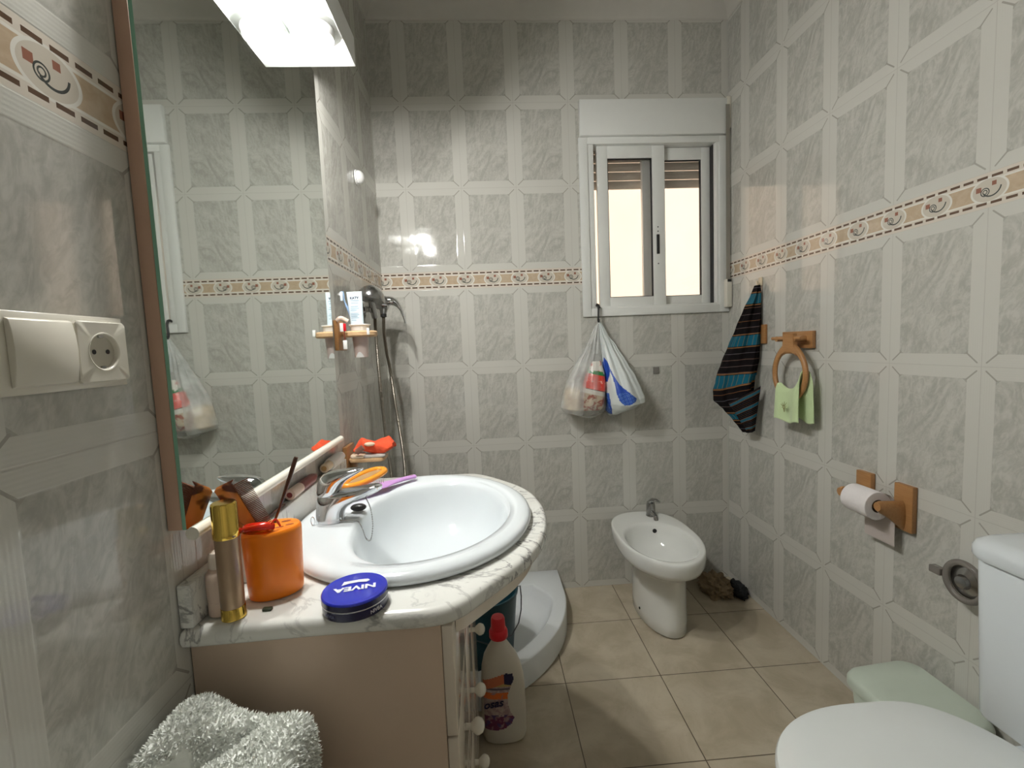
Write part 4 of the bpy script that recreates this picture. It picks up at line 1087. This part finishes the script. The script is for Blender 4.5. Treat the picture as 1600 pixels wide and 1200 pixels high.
# mint bin
mn = thing('mint_storage_box', 'pale mint green plastic box on the floor between toilet and right wall', 'storage box', (1.5, -1.1, 0))
mb = MB(); mb.rbox(1.425, 1.618, -1.215, -1.000, .001, .225, .035, .006, taper=.015); mb.build('box_body', M_mint, mn)
mb = MB()
def mr(ins, z, dz=0):
    x0, x1, y0, y1 = 1.415 + ins, 1.624 - ins, -1.235 + ins, -.985 - ins; r = .045; out = []
    for cx, cy, s_ in ((x1 - r, y1 - r, 0), (x0 + r, y1 - r, 1), (x0 + r, y0 + r, 2), (x1 - r, y0 + r, 3)):
        for k in range(9):
            a = PI / 2 * (s_ + k / 8); x, y = cx + r * math.cos(a), cy + r * math.sin(a); out.append((x, y, z + (x - x0) / .21 * dz))
    return out
mb.loft([mr(.004, .226), mr(0, .229), mr(0, .245, .01), mr(.004, .254, .016), mr(.012, .259, .020), mr(.05, .262, .022)]); mb.build('box_lid', M_mint, mn)

# round stop valve handle on the right wall
vv = thing('valve_wheel', 'round smoky plastic valve handle on the right wall beside the cistern', 'valve', (W, -1.152, .53))
VC = (-1.150, .584)
MB().lathe((W - .0015, *VC), [(.030, 0), (.029, -.005), (.016, -.010), (.012, -.024)], 32, 'x').build('wall_flange', M_chrd, vv)
mb = MB(); mb.tube([(W - .036, VC[0] + .044 * math.cos(a), VC[1] + .046 * math.sin(a)) for a in [2 * PI * k / 48 for k in range(48)]], .0075, 14, up=(1, 0, 0), closed=True)
mb.build('rim', M_smoke, vv)
MB().lathe((W - .026, *VC), [(.040, 0), (.040, -.003), (.030, -.007), (.018, -.012), (.014, -.020), (.0005, -.021)], 40, 'x').build('dished_hub', M_chrd, vv)
mb = MB(); mb.rbox(W - .047, W - .028, VC[0] + .050, VC[0] + .080, VC[1] - .010, VC[1] + .008, .003, .002); mb.build('side_tab', M_smoke, vv)

# ------------------------------------------------------------------ right wall fittings
rh = thing('paper_holder', 'pine wood toilet roll holder of two wall brackets on the right wall', 'toilet roll holder', (W, -.89, .64))
for y0, y1, nm_ in ((-.852, -.796, 0), (-.990, -.932, 1)):
    box('bracket_plate', WOOD, W - .017, W - .0015, y0, y1, .636, .768, rh, .002)
    yc = (y0 + y1) / 2
    mb = MB(); rings = []
    for k in range(11):
        t = k / 10; x = W - .0175 - .076 * t
        hz_ = .026 * (1 - t) ** 1.3 + .0165; hy_ = .0115; zc = .722 - hz_ + .004 * t
        if t > .95: hz_ *= .75
        rings.append([(x, yc + hy_ * math.cos(a), zc + hz_ * math.sin(a)) for a in [2 * PI * q / 20 for q in range(20)]])
    mb.loft(rings); mb.build('bracket_arm', WOOD, rh)
MB().lathe((W - .072, -.951, .702), [(.009, 0), (.009, .118)], 20, 'y').build('roller_bar', WOOD, rh)
tp = thing('toilet_roll', 'white toilet paper roll with a hanging sheet on the pine holder', 'toilet paper', (W - .088, -.89, .66))
RC = (W - .072, .702); y0, y1 = -.941, -.850
mb = MB(); mb.lathe((RC[0], y0, RC[1]), [(.019, 0), (.040, 0), (.041, .001), (.041, y1 - y0 - .001), (.040, y1 - y0), (.019, y1 - y0)], 48, 'y', cap0=False, cap1=False); mb.build('paper', M_tp, tp)
mb = MB(); mb.lathe((RC[0], y0 + .0005, RC[1]), [(.0188, 0), (.0188, y1 - y0 - .001), (.0172, y1 - y0 - .001), (.0172, 0)], 36, 'y', cap0=False, cap1=False); mb.build('core', M_tpd, tp)
mb = MB(); sh = [(RC[0] + .041 * math.cos(a), RC[1] + .041 * math.sin(a)) for a in [math.radians(60 - 6 * k) for k in range(11)]] + [(RC[0] + .0410, RC[1] - .03), (RC[0] + .040, RC[1] - .065), (RC[0] + .040, RC[1] - .118)]
mb.loft([[(x + .0006, y0 - .012, z) for x, z in sh] + [(x + .0014, y0 - .012, z) for x, z in sh[::-1]], [(x + .0006, y1, z) for x, z in sh] + [(x + .0014, y1, z) for x, z in sh[::-1]]]); mb.build('hanging_sheet', mat('shaded_paper', (.50, .44, .41), .9), tp)  # white sheet coloured darker to paint in the shadow behind the roll

tr_ = thing('towel_ring', 'pine wood towel ring on the right wall beside the dark striped towel', 'towel ring', (W, -.51, 1.0))
box('wall_plate', WOOD, W - .016, W - .0015, -.590, -.425, 1.152, 1.214, tr_, .002)
for py in (-.555, -.455):
    MB().tube([(W - .016, py, 1.188), (W - .060, py, 1.188)], .010, 16, up=(0, 1, 0)).build('peg', WOOD, tr_)
mb = MB(); mb.tube([(W - .055, -.590, 1.190), (W - .055, -.425, 1.190)], .0065, 14); mb.build('cross_bar', WOOD, tr_)
RX = W - .055; RYc, RZc = -.527, 1.060; ra, rb = .086, .094
mb = MB(); n = 60; rings = []
for k in range(n):
    a = 2 * PI * k / n; w = .011 + .010 * max(0, math.sin(a)) ** 6
    cy, cz = RYc + ra * math.cos(a), RZc + rb * math.sin(a); ny, nz = math.cos(a), math.sin(a)
    rings.append([(RX + .0085 * math.sin(q), cy + ny * w * math.cos(q), cz + nz * w * math.cos(q)) for q in [2 * PI * i / 16 for i in range(16)]])
mb.loft(rings, loop=True)
nk = [(RYc - .042, 1.128), (RYc - .030, 1.165), (RYc - .026, 1.206), (RYc + .026, 1.206), (RYc + .030, 1.165), (RYc + .042, 1.128), (RYc, 1.150)]
mb.loft([[(RX - .008, y, z) for y, z in nk], [(RX + .008, y, z) for y, z in nk]])
mb.build('ring', WOOD, tr_, angle=60)
# green hand towel over the ring
mb = MB(); rings = []; NT = 44
for i in range(NT + 1):          # front panel hangs down, passes over the ring, back panel hangs down
    s_ = i / NT * 2
    prof = [(0, .884, -.020), (.5, .940, -.019), (.80, .985, -.017), (.92, .999, -.011), (1.0, 1.004, 0), (1.08, .999, .011), (1.25, .975, .014), (1.6, .930, .016), (2.0, .890, .017)]
    z, dx = interp([(a, b_, c_) for a, b_, c_ in prof], s_)
    ring = []; back = max(0, min(1, (s_ - .95) / .25))
    for k in range(49):
        u = k / 48; y = -.604 - .026 * back + .130 * u + .006 * (1.004 - z) / .12 * (2 * u - 1)
        yr = (y - RYc) / .079
        top = RZc - .094 * math.sqrt(max(.03, 1 - min(.97, yr * yr))) + .0125 - .974 - .006      # rides on the ring's curve
        w = max(0, (z - .90) / .104)
        zz = z + (top * w ** 1.5) + .006 * math.sin(u * 8 + 1.2 + 2 * back) * (1 - w)
        fold = .0075 * math.sin(u * 9 + .4 + 3 * back) * (1 - w * .8)
        ring.append((RX + dx + fold * (-1 if s_ < 1 else .4), y, zz))
    rings.append(ring)
nr = []
for r in rings: nr.append(r)
mb.loft(nr, False, False, False)
o = mb.build('hand_towel', M_green); md = o.modifiers.new('thick', 'SOLIDIFY'); md.thickness = .0028; md.offset = 0
setp(o, 'pale green hand towel with small embroidery draped over the pine ring', 'towel')
tw = o
mb = MB()
cy, cz = -.545, .938
for ang, l0, l1 in ((80, .004, .022), (50, .004, .024), (20, .004, .020), (120, .004, .018), (150, .004, .020), (-10, .004, .014), (190, .004, .012)):
    a = math.radians(ang)
    mb.tube([(RX - .0335, cy - l0 * math.cos(a), cz + l0 * math.sin(a)), (RX - .0335, cy - l1 * math.cos(a), cz + l1 * math.sin(a))], [.0014, .0005], 6, up=(1, 0, 0))
mb.tube([(RX - .0335, cy, cz - .002), (RX - .0325, cy - .002, cz - .018)], [.003, .001], 6, up=(1, 0, 0))
mb.build('embroidery', mat('olive_thread', (.30, .30, .12), .9), tw)

# dark striped towel on hook
hk = thing('adhesive_hook', 'small beige stick on hook on right wall holding the dark striped towel', 'hook', (W - .002, -.262, 1.41))
box('hook_pad', M_cream, W - .006, W - .0015, -.275, -.250, 1.412, 1.448, hk, .001)
mb = MB(); mb.tube(catmull([(W - .006, -.262, 1.424), (W - .014, -.262, 1.418), (W - .019, -.262, 1.424), (W - .018, -.262, 1.434)], 4), .0035, 10); mb.build('hook_arm', M_cream, hk)
ph = thing('wooden_peg', 'small pine wall peg partly hidden behind the dark striped towel', 'peg', (W - .002, -.285, 1.16))
box('peg_plate', WOOD, W - .012, W - .0015, -.308, -.255, 1.170, 1.250, ph, .002)
SIL = [(1.416, 1.606, 1.622), (1.38, 1.596, 1.6265), (1.32, 1.572, 1.6285), (1.24, 1.543, 1.6290), (1.17, 1.516, 1.6270), (1.10, 1.490, 1.6250), (1.04, 1.470, 1.6160), (.995, 1.459, 1.6090), (.945, 1.462, 1.6050), (.925, 1.480, 1.6030), (.90, 1.500, 1.6010), (.85, 1.534, 1.5990), (.81, 1.556, 1.5960), (.786, 1.570, 1.5880)]
mb = MB(); rings = []; NR = 90; n = 96
for i in range(NR + 1):
    z = 1.416 - (1.416 - .786) * i / NR
    t = i / NR
    l, r = interp([(1.416 - a, b_, c_) for a, b_, c_ in SIL], 1.416 - z)
    cx, hw = (l + r) / 2, (r - l) / 2; dpt = min(.040, .010 + hw * .42)
    yc0 = -.262 + (1.615 - cx) * .55
    ring = []
    for k in range(n):
        a = 2 * PI * k / n; c, s = math.cos(a), math.sin(a)
        p = cx + hw * math.copysign(abs(c) ** .85, c)
        fold = .22 * math.sin(a * 5 + 2.2 * t) + .14 * math.sin(a * 9 - 3 * t + 1) + .25 * noise.noise(Vector((c * 1.5, s * 1.5, t * 4)))
        q = yc0 + (p - cx) * -.42 + dpt * s * (1 + fold)
        ring.append((min(p + .006 * math.sin(a * 4 + t * 5) * min(1, t * 5) * (1 if c < .5 else 0), W - .0022), q, z + .022 * (p - cx) / .08 * (1 if t > .62 else .3) * min(1, (1 - t) * 12)))
    rings.append(ring)
mb.loft(rings, uv=True)
o = mb.build('striped_towel', striped_mat()); setp(o, 'black striped towel with teal bands hanging on right wall near the window', 'towel')
# lower folded corner
mb = MB(); rings = []
FA = [(1.548, -.247, 1.012), (1.575, -.262, .985), (1.590, -.270, .900)]
for i in range(21):
    t = i / 20
    pL = Vector((1.500, -.236, .918)).lerp(Vector((1.566, -.275, .790)), t); pR = Vector((1.600, -.312, .992)).lerp(Vector((1.588, -.292, .800)), t)
    ring = []
    for k in range(21):
        u = k / 20; p = pL.lerp(pR, u); p = p + Vector((-.4, -.9, 0)) * (.010 * math.sin(u * PI) + .004 * math.sin(u * 9 + t * 3))
        ring.append(tuple(p))
    rings.append(ring)
mb.loft(rings, False, False, False, uv=True)
fl = mb.build('folded_corner', striped_mat(), o); md = fl.modifiers.new('thick', 'SOLIDIFY'); md.thickness = .003

# ------------------------------------------------------------------ carrier bags on a hook under the window
hk2 = MB()
hk2.tube(catmull([(.988, .004, 1.372), (.989, -.020, 1.380), (.991, -.032, 1.366), (.990, -.034, 1.340), (.988, -.036, 1.312), (.986, -.046, 1.300), (.985, -.058, 1.306)], 5), .0055, 12, r2=.0045)
hk2.tube([(.984, -.022, 1.378), (.993, -.022, 1.378), (.998, -.024, 1.362)], .006, 10)
setp(hk2.build('black_hook', M_black), 'black plastic hook over the lower left corner of the window frame', 'hook')

def bag(name, label, sil, apex, mats, regions, seedv, pleat=1.0, nr=150, n=180, ymax=-.006):
    mb = MB(); rings = []
    ztop, zbot = sil[0][0], sil[-1][0]
    for i in range(nr + 1):
        t = i / nr; z = ztop - (ztop - zbot) * (t ** 1.0)
        l, r, d = interp([(ztop - a, b_, c_, e_) for a, b_, c_, e_ in sil], ztop - z)
        cx, hw = (l + r) / 2, (r - l) / 2; ring = []
        kk = min(1, t * 2.6); kk = kk * kk * (3 - 2 * kk); yc = apex[1] + (ymax - d * .5 - apex[1]) * kk
        for k in range(n):
            a = 2 * PI * k / n; c, s = math.cos(a), math.sin(a)
            pl = pleat * (.5 * max(0, 1 - t * 1.1) + .05)
            w = pl * (.55 * math.sin(a * 7 + seedv + 2 * t) + .35 * math.sin(a * 13 + seedv * 2) + .5 * noise.noise(Vector((c * 2, s * 2, t * 3 + seedv))))
            x = cx + hw * math.copysign(abs(c) ** .9, c); y = yc + d * .5 * s * (1 + w) * (1 if s < 0 else .9)
            y += -.006 * abs(math.sin((x - apex[0]) / (abs(z - apex[2]) + .05) * 22 + seedv)) * (1 if s < 0 else 0) * min(1, t * 4)
            ring.append((x, min(y, -.003), z - .010 * math.cos((x - cx) / max(hw, .01) * 1.5) * (t ** 6) * 2))
        rings.append(ring)
    mb.loft(rings)
    # colour regions by print shape on the front
    for fi, f_ in enumerate(mb.f):
        if len(f_) != 4: continue
        x = sum(mb.v[i][0] for i in f_) / 4; z = sum(mb.v[i][2] for i in f_) / 4; y = sum(mb.v[i][1] for i in f_) / 4
        for mi, P in regions:
            if y < -.04 and inpoly(x, z, P): mb.mi[fi] = mi
    return mb
AP = (.987, -.040, 1.300)
# bread and packet inside the clear bag
mb = MB(); mb.rbox(.812, .884, -.120, -.035, .895, 1.000, .03, .02); setp(mb.build('bread_roll', M_bread), 'pale bread roll inside the left translucent carrier bag', 'bread')
mb = MB(); rings = []
for i in range(19):
    t = i / 18; z = .893 + .225 * t; hw = interp([(0, .040), (.06, .054), (.5, .054), (.75, .044), (1, .020)], t)[0]; d = .036 * math.sin(min(1, (1 - t) * 1.4 + .05) * PI / 2) * min(1, t * 6 + .3)
    cx = .934 + .026 * t
    rings.append([(cx + hw * math.cos(a), -.088 + d * math.sin(a) * (1 + .12 * math.sin(a * 6)), z) for a in [2 * PI * q / 48 for q in range(48)]])
mb.loft(rings); setp(mb.build('food_packet', M_packet), 'red printed food packet inside the left translucent carrier bag', 'packet')
silL = [(1.300, .980, .992, .014), (1.24, .952, .992, .030), (1.18, .922, .995, .05), (1.10, .868, .996, .09), (1.03, .825, .997, .12), (.96, .802, .997, .145), (.915, .790, .997, .150), (.895, .800, .995, .14), (.880, .850, .985, .10), (.872, .90, .96, .03)]
mb = bag('b', '', silL, AP, None, [(1, [(.880, .875), (1.01, .875), (1.01, 1.16), (.955, 1.15), (.930, 1.09), (.905, 1.03), (.885, .96)])], 1.3, .8)
setp(mb.build('clear_carrier_bag', [M_film, M_film2]), 'translucent white carrier bag holding bread and a red packet, left of two', 'bag')
silR = [(1.302, .984, .997, .014), (1.24, .990, 1.030, .03), (1.18, .997, 1.074, .05), (1.10, 1.000, 1.118, .085), (1.04, 1.002, 1.150, .11), (.985, 1.004, 1.170, .13), (.945, 1.006, 1.184, .14), (.925, 1.008, 1.183, .14), (.905, 1.008, 1.150, .12), (.885, 1.010, 1.085, .08), (.874, 1.020, 1.050, .02)]
def pxm(x, z): return (x, z)
reg = [(1, [(1.004, 1.135), (1.014, 1.115), (1.022, 1.085), (1.034, 1.050), (1.055, 1.010), (1.090, .975), (1.128, .945), (1.120, .932), (1.095, .917), (1.072, .915), (1.050, .935), (1.040, .965), (1.036, 1.000), (1.030, 1.040), (1.020, 1.070), (1.016, 1.045), (1.010, 1.022), (1.000, 1.020), (.990, 1.06)]),
       (1, [(.99, .97), (1.012, .97), (1.018, .915), (1.032, .868), (.99, .868)])]
mb = bag('b', '', silR, AP, None, reg, 4.2, .7)
setp(mb.build('printed_carrier_bag', [M_bag, M_bagblue]), 'opaque white carrier bag with a blue printed swoosh, right of two', 'bag')
o = MB().box(1.257, 1.287, -.004, -.001, 1.042, 1.074).build('grey_wall_square', mat('grey_plastic_square', (.22, .21, .19), .5), bevel=.001)
setp(o, 'small grey square stuck on back wall right of the carrier bags', 'wall tab')

# ------------------------------------------------------------------ white terry towel, front left
hp_ = thing('laundry_hamper', 'grey plastic hamper below the fluffy white towel beside the vanity', 'hamper', (.13, -1.74, 0))
mb = MB(); mb.rbox(.008, .250, -1.97, -1.595, .001, .575, .03, .006, taper=.015); mb.build('hamper_body', M_hamp, hp_)
mb = MB(); mb.rbox(.004, .254, -1.975, -1.590, .576, .598, .03, .006); mb.build('hamper_lid', M_hamp, hp_)
def towel_h(x, y):
    d = y + 1.588 + .62 * (.125 - x)             # positive behind the diagonal crease
    f = max(0, min(1, (.150 - x) / .035))
    if d > 0: h = .726 + .030 * math.exp(-((x - .055) / .042) ** 2) * (1 - math.exp(-d / .012)) - .8 * max(0, .03 - x)
    else: h = .730 - .20 * max(0, -1.60 - y) - 1.2 * (x - .165) ** 2 * (1 if x > .165 else .5)
    h -= .026 * f * math.exp(-(d / (.013 if d > 0 else .020)) ** 2)
    h += .004 * noise.noise(Vector((x * 28, y * 28, 0))) + .0025 * noise.noise(Vector((x * 90, y * 90, 3)))
    return h
mb = MB(); X0, X1, Y0, Y1 = .004, .199, -1.96, -1.545
NXx, NYy = 70, 130; grid = []
def edge(x, y):
    return min(x - X0 + .01, X1 - x, y - Y0, (Y1 - .11 * max(0, x - .06) - .2 * max(0, .05 - x)) - y)
verts = []; idx = {}
for j in range(NYy + 1):
    for i in range(NXx + 1):
        u, v = i / NXx, j / NYy
        x = X0 + (X1 - X0) * u; yb = Y1 - .11 * max(0, x - .06) - .25 * max(0, .05 - x); y = Y0 + (yb - Y0) * v
        e = max(0, edge(x, y)); k = min(1, e / .022); drop = 1 - math.sqrt(max(0, 1 - (1 - k) ** 2))
        h = towel_h(x, y); verts.append((x, y, h - drop * .035 if k > 0 else h - .035))
# side skirt
base = list(verts)
fs = [(j * (NXx + 1) + i, j * (NXx + 1) + i + 1, (j + 1) * (NXx + 1) + i + 1, (j + 1) * (NXx + 1) + i) for j in range(NYy) for i in range(NXx)]
per = [i for i in range(NXx + 1)] + [j * (NXx + 1) + NXx for j in range(1, NYy + 1)] + [NYy * (NXx + 1) + i for i in range(NXx - 1, -1, -1)] + [j * (NXx + 1) for j in range(NYy - 1, 0, -1)]
cxx, cyy = .105, -1.75; prev = per; allv = list(verts)
for lev, (dz, gr) in enumerate(((.03, .004), (.07, .003), (.11, -.004), (.20, -.008))):
    new = []
    for q in per:
        x, y, z = verts[q]; dx, dy = x - cxx, y - cyy; l = math.hypot(dx, dy)
        nz = .004 * noise.noise(Vector((x * 40, y * 40, dz * 30)))
        zt = max(.5995, z - dz) if lev < 3 else .5995
        new.append(len(allv)); allv.append((max(.002, x + dx / l * (gr + nz)), y + dy / l * (gr + nz), zt))
    for k in range(len(per)):
        fs.append((prev[k], prev[(k + 1) % len(per)], new[(k + 1) % len(per)], new[k]))
    prev = new
fs.append(tuple(prev))
mb.add(allv, fs)
# pile loops: tiny blades grown from the surface
rnd = random.Random(3)
tris = [f_ for f_ in fs if len(f_) == 4]
V = [Vector(p) for p in allv]
blv = []; blf = []
wts = [(V[f_[1]] - V[f_[0]]).cross(V[f_[3]] - V[f_[0]]).length * (1 if V[f_[0]].y > -1.80 and V[f_[0]].z > .61 else .01) for f_ in tris]
for f_ in rnd.choices(tris, weights=wts, k=26000):
    a, b_, c_, d_ = (V[i] for i in f_)
    u, v = rnd.random(), rnd.random(); p = a.lerp(b_, u).lerp(d_.lerp(c_, u), v)
    if p.y < -1.80 or p.z < .62: continue
    nr_ = (b_ - a).cross(d_ - a)
    if nr_.length < 1e-12: continue
    nr_.normalize()
    if nr_.z < -.1: nr_ = -nr_
    if abs(nr_.z) < .3:
        out = Vector((p.x - cxx, p.y - cyy, 0))
        if nr_.dot(out) < 0: nr_ = -nr_
    d = (nr_ + Vector((rnd.uniform(-.7, .7), rnd.uniform(-.7, .7), rnd.uniform(-.3, .5)))).normalized()
    s = Vector((rnd.uniform(-1, 1), rnd.uniform(-1, 1), rnd.uniform(-1, 1))).cross(d).normalized() * .0011
    ln = rnd.uniform(.0035, .0075); q = d.cross(s).normalized() * .0018 * rnd.uniform(-1, 1)
    if p.x + d.x * ln < .002: continue
    i0 = len(blv); blv += [tuple(p - s), tuple(p + s), tuple(p + d * ln * .6 + s * .9 + q), tuple(p + d * ln * .6 - s * .9 + q), tuple(p + d * ln + q * 2.2)]
    blf += [(i0, i0 + 1, i0 + 2, i0 + 3), (i0 + 3, i0 + 2, i0 + 4)]
tow = mb.build('bath_towel', M_terry, angle=180)
me = bpy.data.meshes.new('terry_pile'); off = Vector(tow.location)
me.from_pydata([(x - off.x, y - off.y, z - off.z) for x, y, z in blv], [], blf); me.materials.append(M_terry)
pile = bpy.data.objects.new('terry_pile', me); link(pile); pile.parent = tow; pile['kind'] = 'stuff'
setp(tow, 'thick fluffy white terry towel heaped at the front left beside the vanity', 'towel')

# ------------------------------------------------------------------ lights
for i, (lx, ly) in enumerate(LSP):
    ld = bpy.data.lights.new('mirror_bulb', 'POINT'); ld.energy = 12.5; ld.color = (1.0, .985, .945); ld.shadow_soft_size = .022
    lo = bpy.data.objects.new('mirror_bulb_light', ld); link(lo); lo.location = (lx, ly, 1.932)
sd_ = bpy.data.lights.new('sun', 'SUN'); sd_.energy = 5.2; sd_.angle = .01; sd_.color = (1, .90, .78)
so_ = bpy.data.objects.new('sun', sd_); link(so_); so_.location = (0, 0, 6)
so_.rotation_euler = Vector((-.10, .55, -.83)).to_track_quat('-Z', 'Y').to_euler()
w = bpy.data.worlds.new('world'); scn.world = w; w.use_nodes = True
bg = w.node_tree.nodes['Background']; bg.inputs[0].default_value = (.90, .94, 1.0, 1); bg.inputs[1].default_value = .35

# ------------------------------------------------------------------ camera
cd = bpy.data.cameras.new('camera'); cam = bpy.data.objects.new('camera', cd); link(cam)
cd.sensor_fit = 'HORIZONTAL'; cd.sensor_width = 36; cd.lens = 717.43 / 1600 * 36; cd.clip_start = .02
rt, up, fw = Vector((.99735729, -.05963323, -.04150087)), Vector((.04624262, .08046961, .99568382)), Vector((.05603628, .99497162, -.08301455))
Mx = Matrix((rt, up, -fw)).transposed().to_4x4(); Mx.translation = Vector((.454, -2.1618, 1.2049)); cam.matrix_world = Mx
scn.camera = cam
scn.view_settings.view_transform = 'Standard'; scn.view_settings.look = 'None'; scn.view_settings.gamma = 1; scn.view_settings.use_curve_mapping = False
scn.view_settings.exposure = 0.66
scn.cycles.max_bounces = 8; scn.cycles.diffuse_bounces = 4; scn.cycles.glossy_bounces = 3; scn.cycles.transparent_max_bounces = 12
scn.cycles.use_adaptive_sampling = True; scn.cycles.adaptive_threshold = .08; scn.cycles.use_denoising = True; scn.cycles.sample_clamp_indirect = 8
